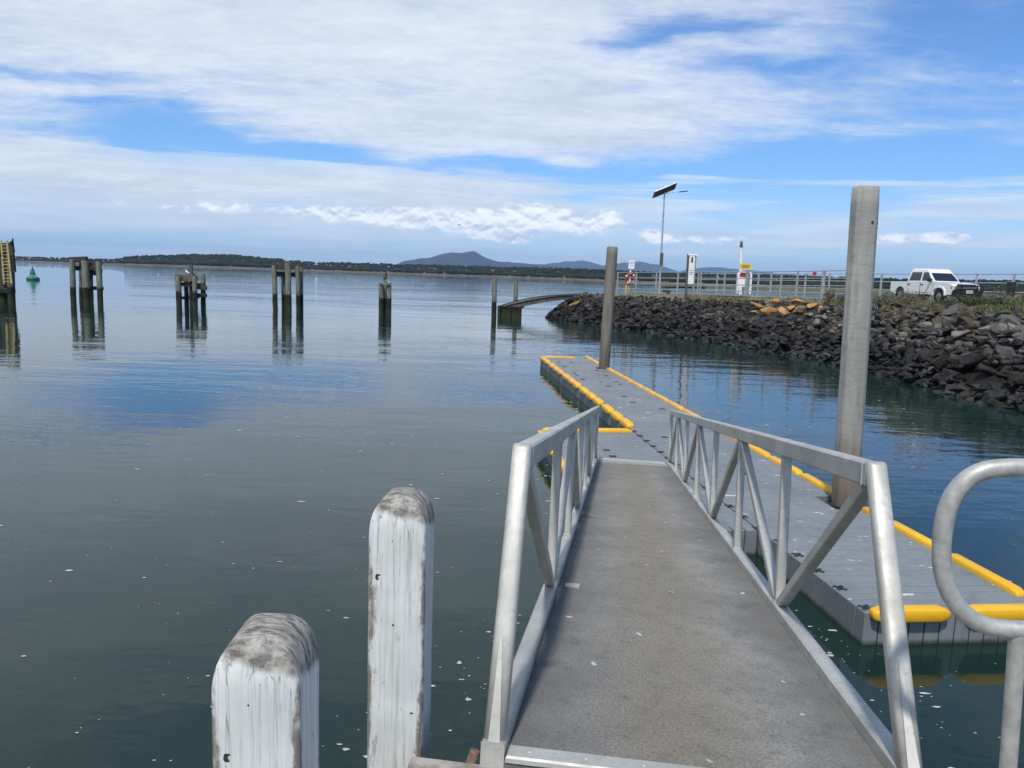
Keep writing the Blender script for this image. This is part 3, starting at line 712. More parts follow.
while cnt < 13000:
    u = random.uniform(3.2, 8.6); dist = random.uniform(-.5, 1.2) if random.random() < .35 else random.uniform(-.2, 5.0); p, _ = top_pt(u, dist)
    cl = mnoise.noise(Vector((p.x * .55, p.y * .55, 1))); thick = smooth(-.35, .35, cl)
    far = u < 4.9
    if random.random() > thick * (1 if not far else .55): continue
    h = random.uniform(.06, .22) if far else random.uniform(.08, lerp(.22, .42, thick))
    if dist > 1.3: h *= .5 if far else .42
    q = px_of(p)
    if q and 884 < q[0] < 982 and dist > .9: h *= .6
    g = mnoise.noise(Vector((p.x * .3, p.y * .3, 9))); mi = 2 if g > .12 and not far else (1 if g > -.2 else 0)
    blade(p - Vector((0, 0, .03)), h, h * random.uniform(.15, .7), random.uniform(.010, .022), mi if random.random() < .75 else random.choice((0, 1))); cnt += 1
kind(gb.build('verge_grass', GR), 'stuff')['label'] = 'rough olive and dry grass along the top of the rocks'
LEAFM = {'grey': plain('grey_green_leaves', (.135, .125, .085), .9, 0, .4, 2, 0), 'olive': plain('olive_leaves', (.075, .082, .035), .85, 0, .4, 2, 0), 'dry': plain('dry_brown_leaves', (.19, .125, .06), .9, 0, .4, 2, 0)}
TWIG = plain('twig_bark', (.12, .095, .07), .9)
def shrub(label, p, w, h, n, mat, upright=False):
    t = thing('shrub', label, 'shrub', p); b0 = MB(); st = MB(); tips = []
    for k in range(16):
        a = random.random() * 6.28; q = random.random() ** .6; e0 = Vector((math.cos(a) * q * w / 2 * .85, math.sin(a) * q * w / 2 * .6, h * random.uniform(.45, .9) * (1 - .35 * q * q)))
        st.tube([(math.cos(a) * .05, math.sin(a) * .05, -.1), e0 * .5 + Vector((0, 0, h * .12)), e0], [.018, .011, .005], 5); tips.append(e0)
    for k in range(n):
        c = random.choice(tips); f = random.uniform(.45, 1.1); q = c * f + Vector([random.gauss(0, 1) * w * .075, random.gauss(0, 1) * w * .06, random.gauss(0, 1) * h * .10])
        if q.z < .0: continue
        ln = random.uniform(.035, .085) * (2 if upright else 1); up = Vector([random.gauss(0, .5), random.gauss(0, .5), random.gauss(.6 if upright else .2, .6)]).normalized(); sd = up.orthogonal().normalized(); sd.rotate(Matrix.Rotation(random.random() * 6.28, 3, up)); wd = ln * (.14 if upright else .38)
        b0.add([q, q + up * ln * .5 + sd * wd, q + up * ln, q + up * ln * .5 - sd * wd], [(0, 1, 2, 3)])
    b0.build('foliage', mat, t); st.build('stem', TWIG, t); return t
for (x, y, Y, w, h, n, mk, up, lab) in (
        (886, 309, 0, 2.3, .95, 1500, 'grey', False, 'broad grey dry shrub just right of the concrete pile'),
        (908, 306, 0, 2.5, .85, 1600, 'grey', False, 'grey olive shrub in front of the pickup doors'),
        (924, 314, 0, 2.0, .7, 1200, 'grey', False, 'sprawling grey shrub on the slope below the pickup doors'),
        (948, 309, 0, 1.8, .6, 1000, 'olive', False, 'low olive shrub in front of the pickup bonnet'),
        (972, 306, 0, 1.9, .55, 900, 'olive', False, 'low green shrub just right of the pickup bullbar'),
        (1001, 305, 0, 1.8, .7, 900, 'grey', False, 'grey shrub at the right end of the verge'),
        (1022, 304, 0, 1.8, .95, 900, 'dry', False, 'dry brown shrub cut by the right edge of the picture'),
        (829, 303, 46.5, 1.05, 1.15, 420, 'dry', True, 'tuft of tall rusty reeds left of the concrete pile'),
        (842, 302, 46.0, 1.4, .55, 500, 'olive', False, 'small olive bush between the reeds and the concrete pile'),
        (669, 291, 66.0, 1.2, .7, 500, 'olive', False, 'small dark green bush behind the fence near the solar lamp')):
    p = on_land(x, y, Y) if Y else hit(x, y); shrub(lab, p, w, h, n, LEAFM[mk], up)

# ---------------------------------------------------------------- fences
def fence(label, pts, rails, h, spacing, pr_, rr, thick=()):
    o = thing('pipe_fence', label, 'fence', pts[0]); P = [Vector(p) - Vector(pts[0]) for p in pts]
    cum = [0]
    for a, c in zip(P, P[1:]): cum.append(cum[-1] + (c - a).length)
    def at(s):
        for i in range(len(P) - 1):
            if s <= cum[i + 1] + 1e-6: return P[i].lerp(P[i + 1], (s - cum[i]) / (cum[i + 1] - cum[i]))
        return P[-1]
    n = max(1, round(cum[-1] / spacing)); q = [at(cum[-1] * k / n) for k in range(n + 1)]
    for k, p in enumerate(q):
        b = MB(); w = pr_ * (1.7 if k in thick else 1)
        b.box(p + Vector((0, 0, h / 2 - .1)), (w * 2, w * 2, h + .24), .5); bevel(b.build('post', GALV, o), .006)
    for z in rails:
        b = MB(); b.tube([p + Vector((0, 0, z)) for p in q], rr, 8); b.build('rail', GALV, o)
    return o
fence('near galvanised pipe fence along the water side of the causeway', [at_y(617, 292.6, 68), at_y(640, 293.2, 65.5), at_y(720, 295.4, 58.3), at_y(800, 298, 51), at_y(850, 299.5, 46.8)], (.34, .80, 1.27, 1.74), 1.76, 2.5, .05, .031, (6, 9))
fence('far galvanised pipe fence along the other side of the causeway behind the pickup', [(17.5, 74.5, 2.7), (24, 63, 2.86), (28.3, 52.5, 2.95), (30.8, 45.6, 3.02), (33.2, 39.6, 3.08), (35.0, 33, 3.14)], (.62, 1.18, 1.73), 1.75, 2.5, .055, .032)

# ---------------------------------------------------------------- solar lamp, notices, mast
lp = thing('solar_lamp', 'tall solar street lamp with tilted panel on the causeway', 'street lamp', at_y(659.3, 292, 69)); base = Vector(lp.location)
topp = at_y(664.6, 192, 69) - base
b = MB(); b.tube([(0, 0, -.2), topp * .5, topp], [.09, .08, .06], 12); b.build('pole', GALV, lp)
b = MB(); q = topp * .33; b.box(q + Vector((.03, -.08, 0)), (.27, .2, 1.1)); b.build('battery_box', STEELD, lp)
b = MB(); pm = Matrix.Rotation(R(-26), 3, 'X') @ Matrix.Rotation(R(-27), 3, 'Y'); b.box(topp + Vector((0, 0, .16)), (2.15, 1.0, .07), 0, pm); pan = b.build('solar_panel', plain('solar_cells', (.06, .065, .075), .35, 0, .2), lp)
b = MB()
for yy in (-.42, .42): b.box(topp + Vector((0, 0, .155)) + pm @ Vector((0, yy * 1.23, 0)), (2.2, .035, .1), 0, pm)
for xx in (-.885, .885): b.box(topp + Vector((0, 0, .155)) + pm @ Vector((xx * 1.23, 0, 0)), (.035, 1.0, .1), 0, pm)
b.build('frame', GALV, pan)
b = MB(); b.tube([topp + Vector((0, 0, .02)), topp + pm @ Vector((0, 0, .14))], .05, 8); b.build('bracket', STEELD, lp)
b = MB(); a1 = topp + Vector((.05, 0, -.12)); a2 = topp + Vector((1.25, -.3, .02)); b.tube([a1, a2], .022, 8); arm = b.build('arm', GALV, lp)
b = MB(); dv = (a2 - a1).normalized(); b.bar(a2 - dv * .05, a2 + dv * .68, .25, .085, (0, 1, .0), .02); b.build('lamp_head', STEELD, arm)

RED = plain('red_paint', (.42, .025, .03), .5, 0, .2, 6, 0); ORG = plain('yellow_orange_paint', (.70, .42, .09), .55, 0, .2, 6, 0); SYEL = plain('sign_yellow', (.75, .50, .02), .5, 0, .1, 6, 0); SBLK = plain('sign_black', (.03, .03, .035), .6, 0, .2, 6, 0)
# life ring station at the fence's far end
p = at_y(628.5, 294, 67.0); lr = thing('lifebuoy_station', 'white sign on pale post with red lifebuoy at fence far end', 'lifebuoy stand', p)
b = MB(); b.tube([(0, 0, -.2), (.07, 0, 2.05)], .06, 10); b.build('post', WHITE, lr)
b = MB(); b.cbox((.09, -.08, 2.15), (.44, .05, .62), .01); sg = b.build('sign_board', WHITE, lr)
b = MB(); b.box((.09, -.109, 2.28), (.3, .006, .10)); b.box((.09, -.109, 2.08), (.26, .006, .05)); b.build('sign_print', plain('faded_print', (.45, .47, .5), .6, 0, .2, 6, 0), sg)
b = MB(); b.tube([(-.20, -.03, -.1), (-.19, -.03, .78)], .05, 8); b.tube([(.0, -.06, -.1), (.02, -.06, .85)], .062, 8); b.build('painted_stakes', ORG, lr)
b = MB(); pts = [Vector((.06 + math.cos(a) * .34, -.14, 1.10 + math.sin(a) * .34)) for a in [2 * PI * k / 24 for k in range(25)]]; b.tube(pts, .085, 10, cap=False); ring = b.build('lifebuoy', RED, lr)
b = MB()
for k in range(4):
    a = PI / 4 + k * PI / 2; a2_ = a + .26
    b.tube([Vector((.06 + math.cos(t) * .34, -.14, 1.10 + math.sin(t) * .34)) for t in (a, (a + a2_) / 2, a2_)], .09, 10)
b.build('reflective_band', WHITE, ring)
lr.scale = (1.17,) * 3
# tall notice between two dark posts
p = at_y(688.6, 296, 59.0); nb = thing('notice_board', 'tall narrow white notice board between two dark timber posts', 'notice board', p)
for xx in (-.24, .20):
    b = MB(); b.box((xx + .06, .0, 1.25), (.13, .13, 2.75)); bevel(b.build('post', STEELD if xx < 0 else JTIM, nb), .01)
b = MB(); b.cbox((.05, -.10, 1.62), (.36, .05, 1.72), .01); sg = b.build('sign_board', WHITE, nb)
b = MB(); b.cbox((.10, -.02, 2.58), (.62, .20, .10), .02); b.build('cap', WHITE, nb)
b = MB(); b.box((.05, -.129, 2.22), (.11, .008, .26)); b.ball((.05, -.128, 2.40), .055, (1, .2, 1), 8, 6)
b.box((.05, -.129, 1.60), (.20, .006, .03)); b.box((.05, -.129, 1.48), (.22, .006, .03)); b.box((.05, -.129, 1.36), (.18, .006, .03)); b.build('sign_print', SBLK, sg)
nb.scale = (1.2,) * 3
# white mast with a lantern
p = at_y(740.6, 291, 68); ms = thing('beacon_mast', 'white mast with a small dark lantern behind the fence', 'mast', p); tp = at_y(741.2, 247, 68) - p
b = MB(); b.tube([(0, 0, -.3), tp], [.13, .11], 14); b.build('pole', WHITE, ms)
b = MB(); b.tube([tp, tp + Vector((0, 0, .1))], .16, 14, smooth=False); b.tube([tp + Vector((0, 0, .1)), tp + Vector((0, 0, .34))], .12, 14); b.tube([tp + Vector((0, 0, .34)), tp + Vector((0, 0, .52))], [.14, .05], 14, smooth=False); b.build('lantern', STEELD, ms)
# cabinet with white arch, red panel and a yellow board
p = at_y(743.3, 292.8, 60.5); cb = thing('white_cabinet', 'white rounded cabinet with a dark red panel and a yellow board on top', 'cabinet', p)
b = MB(); arch = [(-.48, 0), (-.48, 1.30), (-.36, 1.52), (.36, 1.52), (.48, 1.30), (.48, 0), (.38, 0), (.38, 1.25), (.30, 1.40), (-.30, 1.40), (-.38, 1.25), (-.38, 0)]
b.prism(arch, (0, .14, -.05), (1, 0, 0), (0, 0, 1), (0, -1, 0), .28); b.build('arch_frame', WHITE, cb)
b = MB(); b.box((-.06, .02, .72), (.64, .2, .62)); b.build('box', WHITE, cb)
b = MB(); b.box((-.06, .02, 1.20), (.58, .16, .30)); b.build('red_panel', RED, cb)
b = MB(); b.box((.02, .0, 1.78), (.74, .05, .36)); yb = b.build('yellow_board', SYEL, cb)
b = MB()
for zz_ in (1.86, 1.78, 1.70): b.box((.02, -.0285, zz_), (.52, .006, .03))
b.build('print_lines', SBLK, yb)
b = MB(); b.bar((-.2, .03, 1.50), (-.2, .03, 1.9), .04, .04); b.bar((.22, .03, 1.50), (.22, .03, 1.9), .04, .04); b.build('stake', GALV, cb)
cb.scale = (1.14,) * 3
# small red plate on the fence
q = at_y(814.6, 273.6, 49.55); b = MB(); b.cbox((0, 0, 0), (.24, .22, .02), .005, Matrix.Rotation(R(90), 3, 'X') @ Matrix.Rotation(R(0), 3, 'Z')); o = b.build('red_sign', RED); o.location = q
tag(o, 'small square red sign fixed to the top rail of the near fence', 'sign')
p = at_y(1010, 296, 42.5); o = thing('litter_bin', 'small dark bin by the far fence at the right edge', 'bin', p); b = MB()
b.tube([(0, 0, -.05), (0, 0, .75)], [.2, .24], 14, smooth=True); b.build('drum', BLK, o); b = MB(); b.tube([(0, 0, .752), (0, 0, .80)], [.26, .22], 14, smooth=False); b.build('lid', STEELD, o)

# ---------------------------------------------------------------- pickup
def build_pickup():
    q = at_y(932, 302, 39.8); t = thing('pickup_truck', 'white double cab pickup with black bullbar parked on the grass verge', 'pickup truck', (q.x, q.y, ground_z(q.x, q.y) + .02)); t.scale = (.94,) * 3
    t.rotation_euler = (0, 0, math.atan2(-.983, .183))
    PW = Mat('white_car_paint', .25, 0, .5); PW.b.inputs['Coat Weight'].default_value = .4
    PW.color(PW.mix(PW.n(4, 4).step(.4, .8) * .15, (.80, .80, .79), (.55, .53, .48))); PW = PW.m
    GL_ = Mat('tinted_car_glass', .04, 0, .9); GL_.color((.018, .022, .026)); GL_ = GL_.m
    TY = plain('tyre_rubber', (.02, .02, .021), .85); RIM = plain('steel_rim', (.35, .35, .36), .4, .6)
    BK = plain('black_trim', (.011, .011, .012), .8); SEAM = plain('door_seam', (.12, .12, .12), .8, 0, .1, 4, 0)
    def arch(cx, r=.40, cz=.36, n=9): return [(cx - math.cos(PI * k / n) * r * -1, cz + math.sin(PI * k / n) * r) for k in range(n + 1)]
    prof = [(2.28, .42), (2.36, .62), (2.36, .84), (2.28, .97), (1.9, 1.03), (.98, 1.10), (-.92, 1.08), (-.94, 1.06), (-2.42, 1.05), (-2.46, .98), (-2.46, .52), (-2.30, .46)]
    low = [(-1.62 + c, z) for c, z in [(-.42, .40)] + [(-math.cos(PI * k / 10) * .40, .36 + math.sin(PI * k / 10) * .42) for k in range(11)] + [(.42, .40)]]
    lowf = [(1.43 + c, z) for c, z in [(-.42, .40)] + [(-math.cos(PI * k / 10) * .40, .36 + math.sin(PI * k / 10) * .42) for k in range(11)] + [(.42, .40)]]
    poly = prof + low + lowf
    b = MB(); b.prism(poly, (0, .82, 0), (1, 0, 0), (0, 0, 1), (0, -1, 0), 1.64); body = b.build('body', PW, t); bevel(body, .035, 3)
    b = MB(); b.box((0, 0, .55), (4.3, 1.3, .3)); b.build('underbody', BK, t)
    def ring(z, x0, x1, y): return [Vector(v) for v in ((x0, -y, z), (x1, -y, z), (x1, y, z), (x0, y, z))]
    b = MB(); b.loft([ring(1.06, -1.14, 1.02, .79), ring(1.42, -1.06, .62, .73), ring(1.72, -.96, .30, .67), ring(1.77, -.84, .18, .61)]); cabm = b.build('cab', PW, t); bevel(cabm, .03, 3)
    # tray interior rim
    b = MB(); b.box((-1.78, 0, 1.055), (1.20, 1.42, .02)); b.build('tray', SEAM, t)
    def yz(z): return interp([(1.06, .79), (1.42, .73), (1.70, .66)], z)
    def xf(z): return interp([(1.06, 1.02), (1.42, .62), (1.70, .30)], z)
    def xb(z): return interp([(1.06, -1.14), (1.42, -1.06), (1.72, -.96)], z)
    for sgn in (-1, 1):
        for (xa, xb_, xat, xbt) in ((.04, .76, .04, .36), (-.98, -.08, -.86, -.08)):
            z0, z1 = 1.12, 1.64; b = MB(); o_ = .008
            A = [Vector((xa, sgn * (yz(z0) + o_), z0)), Vector((xb_, sgn * (yz(z0) + o_), z0)), Vector((xbt, sgn * (yz(z1) + o_), z1)), Vector((xat, sgn * (yz(z1) + o_), z1))]
            mid = [A[0].lerp(A[3], .58), A[1].lerp(A[2], .58)]
            for m_ in mid: m_.y = sgn * (yz(m_.z) + o_)
            b.add([A[0], A[1], mid[1], mid[0]], [(0, 1, 2, 3)]); b.add([mid[0], mid[1], A[2], A[3]], [(0, 1, 2, 3)])
            b.build('side_window', GL_, cabm)
        for x0, x1 in ((-.01, .93), (-1.04, -.05)):
            dr = MB()
            for (a, c_) in (((x0, .50), (x0, 1.10)), ((x1, .50), (x1, 1.10)), ((x0, .50), (x1, .50))):
                dr.bar((a[0], sgn * .822, a[1]), (c_[0], sgn * .822, c_[1]), .012, .006, (1, 0, 0) if a[0] == c_[0] else (0, 0, 1))
            dr = dr.build('door', SEAM, t); h = MB(); h.cbox((x0 + .12, sgn * .828, .93), (.17, .03, .045), .005); h.build('handle', BK, dr)
        b = MB(); b.cbox((.80, sgn * .93, 1.16), (.10, .22, .18), .02); bevel(b.build('mirror', BK, t), .02)
        for cx in (-1.62, 1.43):
            w = thing('wheel', '', ''); del w['label']; del w['category']; w.parent = t; w.location = (cx, sgn * .71, .35)
            b = MB(); prof_ = [(.20, -.11), (.33, -.11), (.35, -.07), (.35, .07), (.33, .11), (.20, .11)]
            b.loft([[Vector((math.cos(2 * PI * k / 28) * r_, y_, math.sin(2 * PI * k / 28) * r_)) for k in range(28)] for r_, y_ in prof_], False, True); b.build('tyre', TY, w)
            b = MB(); b.tube([(0, -.085, 0), (0, .085, 0)], .205, 24, smooth=False); b.tube([(0, sgn * .085, 0), (0, sgn * .105, 0)], .07, 12, smooth=False); b.build('rim', RIM, w)
    def wsq(z, k): return Vector((xf(z) + .010, k * (yz(z) - .08), z))
    b = MB(); b.add([wsq(1.13, -1), wsq(1.13, 1), wsq(1.42, 1), wsq(1.42, -1)], [(0, 1, 2, 3)]); b.add([wsq(1.42, -1), wsq(1.42, 1), wsq(1.66, 1), wsq(1.66, -1)], [(0, 1, 2, 3)]); b.build('windscreen', GL_, cabm)
    def rsq(z, k): return Vector((xb(z) - .008, k * (yz(z) - .1), z))
    b = MB(); b.add([rsq(1.16, -1), rsq(1.16, 1), rsq(1.42, 1), rsq(1.42, -1)], [(0, 1, 2, 3)]); b.add([rsq(1.42, -1), rsq(1.42, 1), rsq(1.6, 1), rsq(1.6, -1)], [(0, 1, 2, 3)]); b.build('rear_window', GL_, cabm)
    b = MB(); b.box((2.365, 0, .80), (.05, 1.06, .36)); g = b.build('grille', BK, t)
    b = MB()
    for zz_ in (.72, .78, .84): b.box((2.385, 0, zz_), (.02, .95, .02))
    b.build('grille_bar', GALV, g)
    LENS = Mat('headlight_lens', .1, 0, .6); LENS.color((.55, .57, .58)); LENS = LENS.m; AMB = plain('amber_lens', (.45, .22, .07), .2, 0, .1, 4, 0)
    for sgn in (-1, 1):
        b = MB(); b.cbox((2.35, sgn * .64, .80), (.06, .25, .17), .01); hl = b.build('headlight', LENS, t)
        b = MB(); b.cbox((2.31, sgn * .80, .80), (.10, .055, .15), .01); b.build('indicator', AMB, hl)
        b = MB(); b.cbox((-2.47, sgn * .74, .82), (.03, .12, .30), .005); b.build('tail_light', RED, t)
    b = MB(); b.cbox((2.47, 0, .50), (.24, 1.60, .36), .03); bar_ = b.build('bullbar', BK, t); bevel(bar_, .03)
    b = MB(); hp = [(2.58, -.80, .60), (2.60, -.78, .86), (2.60, -.68, .92), (2.60, .68, .92), (2.60, .78, .86), (2.58, .80, .60)]; b.tube(hp, .036, 10)
    for yy in (-.45, .45): b.box((2.58, yy, .74), (.06, .07, .42))
    b.tube([(2.60, -.78, .74), (2.60, .78, .74)], .028, 10); b.build('hoop', BK, bar_)
    b = MB(); b.box((2.64, -.02, .60), (.02, .38, .14)); pl = b.build('number_plate', WHITE, t)
    b = MB()
    for k in range(6): b.box((2.652, -.16 + k * .056, .60), (.006, .034, .075))
    b.build('plate_characters', SBLK, pl)
    for sgn in (-1, 1):
        b = MB(); b.prism([(-.50, .38), (-.46, .64), (-.30, .80), (0, .845), (.30, .80), (.46, .64), (.50, .38), (.42, .38), (.38, .60), (.25, .73), (0, .775), (-.25, .73), (-.38, .60), (-.42, .38)], (1.43, sgn * .815, 0), (1, 0, 0), (0, 0, 1), (0, sgn, 0), .05); b.build('wheel_flare', BK if 0 else PW, t)
build_pickup()

# ---------------------------------------------------------------- dolphins and lone piles
def tp(x, y, Y): return at_y(x, y, Y)
def dolphin(label, cx, Y, piles, beams, group='old timber mooring dolphins in the bay', caps=()):
    c = at_y(cx, 300, Y); root = thing('mooring_dolphin', label, 'dolphin', (c.x, Y, 0), 0, group); k = Y / F
    def X(px, py, dy=0): q = at_y(px, py, Y + dy); return q - Vector((c.x, Y, 0))
    for (xt, yt, xb_, dy, wpx, mt) in piles:
        top = X(xt, yt, dy); bot = X(xb_, 315, dy); ax = (bot - top).normalized(); bot = top + ax * ((top.z + 1.2) / -ax.z)
        b = MB(); r = wpx * k / 2 * 1.14; N = 8
        pts = [top.lerp(bot, i / N) + Vector((random.uniform(-.012, .012), random.uniform(-.012, .012), 0)) for i in range(N + 1)]
        b.tube(pts, [r * .94 * random.uniform(.96, 1.03) for i in range(N + 1)], 14); b.build('pile', mt, root)
    for (x0, y0, x1, y1, dy, hpx, dep, mt, nm) in beams:
        b = MB(); b.bar(X(x0, y0, dy), X(x1, y1, dy), dep, hpx * k * 1.18, (0, 1, 0), .02); b.build(nm, mt, root)
    return root
D2 = dolphin('mooring dolphin of four piles under a dark cap right of the green buoy', 88, 68.5,
    [(72, 259.5, 74, -.7, 5, TIDAL), (80.5, 262, 81.5, .9, 3.5, TIDAL), (84.8, 260.5, 87.5, -.9, 6.5, TIDAL), (90, 262, 91.5, .5, 4.5, DTIM), (98.5, 261.5, 101, -.4, 5, TIDAL)],
    [(69.5, 259.8, 87, 259.2, -.35, 4.5, .34, DTIM, 'cap_beam'), (80, 262, 101, 263, .3, 6, .32, DTIM, 'cap_beam'), (75, 268, 98, 269, .0, 4, .3, DTIM, 'cross_beam'), (91, 271, 101.5, 273, .3, 6, .3, DTIM, 'cross_beam'), (90, 288, 103, 288.5, -.05, 3, .25, DTIM, 'brace'), (81, 257.5, 86, 257.8, .1, 1.2, .3, DTIM, 'plank')])
D3 = dolphin('lowest wide mooring dolphin with brown cap and thin navigation post', 191, 67.5,
    [(178, 276, 179.5, -.7, 5, TIDAL), (186, 279, 187, .6, 4, DTIM), (191, 280, 191.5, .2, 3.5, DTIM), (194.5, 276, 195.5, -.8, 4.5, TIDAL), (203, 276.5, 203.5, .2, 4.5, TIDAL)],
    [(175.5, 277.5, 194, 278.2, -.35, 5.5, .34, TIDAL2, 'cap_beam'), (190, 276.5, 204, 277.5, .5, 5, .3, TIDAL, 'cap_beam'), (180, 284, 204, 285, -.15, 3, .3, DTIM, 'cross_beam'), (182, 298, 199, 297, .3, 2.5, .22, DTIM, 'brace'), (196, 287.5, 206.5, 288, -.3, 3, .26, DTIM, 'brace'), (197, 295, 206.5, 295.5, -.3, 3, .26, DTIM, 'brace'), (190.8, 264.5, 190.9, 277, .1, 3, .24, STEELD, 'navigation_post')])
D4 = dolphin('tall mooring dolphin of four pale topped piles nearest the centre', 288, 68,
    [(274, 265.5, 275.5, -.6, 4.5, TIDAL), (283.5, 267, 284.2, .6, 4.5, TIDAL), (287.8, 263, 289, -.8, 5.2, TIDAL), (297.5, 266, 298.5, -.3, 4, TIDAL), (301, 267, 301.5, .3, 3.6, TIDAL)],
    [(272, 267, 288, 267.3, -.3, 4, .32, DTIM, 'cap_beam'), (285, 266.8, 302, 267.5, .35, 4, .3, DTIM, 'cap_beam'), (274, 274, 299, 274.8, .1, 4, .3, DTIM, 'cross_beam')])
D5 = dolphin('slim mooring dolphin of three piles lashed together with a bird on top', 385, 66.5,
    [(381, 283, 381, -.2, 4.4, TIDAL), (385.2, 281.5, 385, .35, 4.4, TIDAL), (389, 283, 389, -.15, 4.4, TIDAL)],
    [(379.3, 283.6, 391, 284, -.42, 2, .1, TIDAL, 'strap')])
D1 = dolphin('mooring dolphin with a yellow ladder at the left edge of the picture', 4, 64.0,
    [(-14, 248, -12, -.2, 6, TIDAL), (-5, 246, -4, .7, 6, TIDAL), (2.5, 247, 3.5, .3, 7, DTIM), (10, 247, 12, -.1, 6.5, TIDAL2)],
    [(-17, 249, 13, 247.5, .0, 8, .4, DTIM, 'cap_beam'), (-14, 262, 13, 262.5, .15, 5, .3, DTIM, 'cross_beam'), (-14, 290, 14.5, 291, -.1, 4, .3, DTIM, 'brace'), (11.8, 246, 14.4, 272, -.45, 2.4, .22, DTIM, 'fender')])
YL = plain('faded_yellow_paint', (.40, .34, .13), .7, 0, .3, 5)
c = Vector(D1.location)
ladder = MB()
for (xa, ya, xb_, yb_) in ((1.2, 240.5, 4.2, 284), (7.0, 240.5, 11.8, 284)): ladder.bar(at_y(xa, ya, 62.9) - c, at_y(xb_, yb_, 62.9) - c, .12, .09)
lo_ = ladder.build('ladder', YL, D1)
for k in range(12):
    f = (k + 1.3) / 13; a = at_y(lerp(1.2, 4.2, f), lerp(240.5, 284, f), 62.9); d0 = at_y(lerp(7., 11.8, f), lerp(240.5, 284, f), 62.9); b = MB(); b.tube([a - c, d0 - c], .03, 6); b.build('rung', YL, lo_)
for (x, yt, yb_, Y, wpx, lab) in ((494.5, 279.5, 316, 67, 5, 'lone mooring pile in front of the dark landing, left of the pair'), (516, 280.5, 314, 73, 4.4, 'lone mooring pile behind the dark landing, right of the pair')):
    top = at_y(x, yt, Y); bot = at_y(x - .6, yb_, Y); ax = (bot - top).normalized(); b = MB(); r = wpx * Y / F / 2
    q = Vector((bot.x, Y, 0)); b.tube([top - q, top.lerp(bot, .5) - q, bot + ax * 1.2 - q], [r * .92, r, r * 1.02], 16); o = b.build('mooring_pile', TIDAL); o.location = q; tag(o, lab, 'pile')
    if x < 500:
        b = MB(); b.tube([top - q + Vector((0, 0, -.02)), top - q + Vector((0, 0, .10))], [r * .95, r * .55], 14, smooth=False); b.build('cap', STEELD, o)
# landing stage and footbridge
Lc = at_y(509.5, 318, 68); ld = thing('landing_stage', 'dark weedy timber landing stage at the outer end of the footbridge', 'landing stage', (Lc.x, 68, 0))
b = MB(); b.cbox((0, 0, .45), (2.0, 2.4, .9), .05); b.build('hull', DTIM, ld)
for xx in (-.75, .0, .75):
    b = MB(); b.tube([(xx * 1.2, -1.28, -1), (xx * 1.2, -1.28, 1.0)], .15, 12); b.build('pile', DTIM, ld)
b = MB(); b.cbox((0.1, 0, .94), (2.3, 2.5, .10), .02); b.build('platform', DTIM, ld)
fb = thing('footbridge', 'old arched timber footbridge from the landing stage to the rock tip', 'footbridge', (Lc.x, 68, 1.0)); o0 = Vector((Lc.x, 68, 1.0))
FP = [at_y(503, 306.5, 68), at_y(513, 303.6, 68.3), at_y(527, 300.4, 68.9), at_y(542, 297.8, 69.7), at_y(557, 296.2, 70.6), at_y(573, 295.4, 71.6), at_y(586, 295.2, 72.5)]
FP = crom(FP, 4); b = MB(); rings = []
for i, p in enumerate(FP):
    d0 = (FP[min(i + 1, len(FP) - 1)] - FP[max(i - 1, 0)]).normalized(); sd_ = Vector((-d0.y, d0.x, 0)).normalized(); th = lerp(.42, .30, i / len(FP))
    rings.append([p + sd_ * .6 - o0, p - sd_ * .6 - o0, p - sd_ * .6 - Vector((0, 0, th)) - o0, p + sd_ * .6 - Vector((0, 0, th)) - o0])
b.loft(rings); b.build('deck', plain('weathered_bridge_timber', (.13, .11, .085), .9, 0, .4, 4, .5), fb)
b = MB()
for sg_ in (-.62, .62):
    pts = []
    for i, p in enumerate(FP):
        d0 = (FP[min(i + 1, len(FP) - 1)] - FP[max(i - 1, 0)]).normalized(); sd_ = Vector((-d0.y, d0.x, 0)).normalized(); pts.append(p + sd_ * sg_ - o0 + Vector((0, 0, .05)))
    b.tube(pts, .05, 6)
b.build('kerb', DTIM, fb)
b = MB(); q = FP[-5] - o0; b.cbox(q + Vector((0, 0, -.75)), (.9, 1.3, 1.0), .05); b.build('abutment', DTIM, fb)

# ---------------------------------------------------------------- green buoy
GRN = plain('green_buoy_paint', (.004, .13, .075), .45, 0, .25, 4, .05); q = at_z(33, 280, 0)
bu = thing('buoy', 'green lateral navigation buoy floating near the left edge', 'buoy', q)
b = MB(); prof = [(.55, -.5), (1.0, -.1), (1.08, .12), (1.08, .38), (.85, .55), (.5, .62)]
b.loft([[Vector((math.cos(2 * PI * k / 24) * r, math.sin(2 * PI * k / 24) * r, z)) for k in range(24)] for r, z in prof], True, True); b.build('float', GRN, bu)
b = MB()
for k in range(4):
    a = PI / 4 + k * PI / 2; b.bar((math.cos(a) * .5, math.sin(a) * .5, .6), (math.cos(a) * .24, math.sin(a) * .24, 1.75), .10, .10)
b.loft([[Vector((math.cos(2 * PI * k / 12) * r, math.sin(2 * PI * k / 12) * r, z)) for k in range(12)] for r, z in ((.42, .9), (.30, 1.5))], True, False); b.build('tower', GRN, bu)
b = MB(); b.tube([(0, 0, 1.70), (0, 0, 1.78)], .34, 14, smooth=False); b.tube([(0, 0, 1.78), (0, 0, 2.40)], [.26, .05], 14); b.build('topmark', GRN, bu)

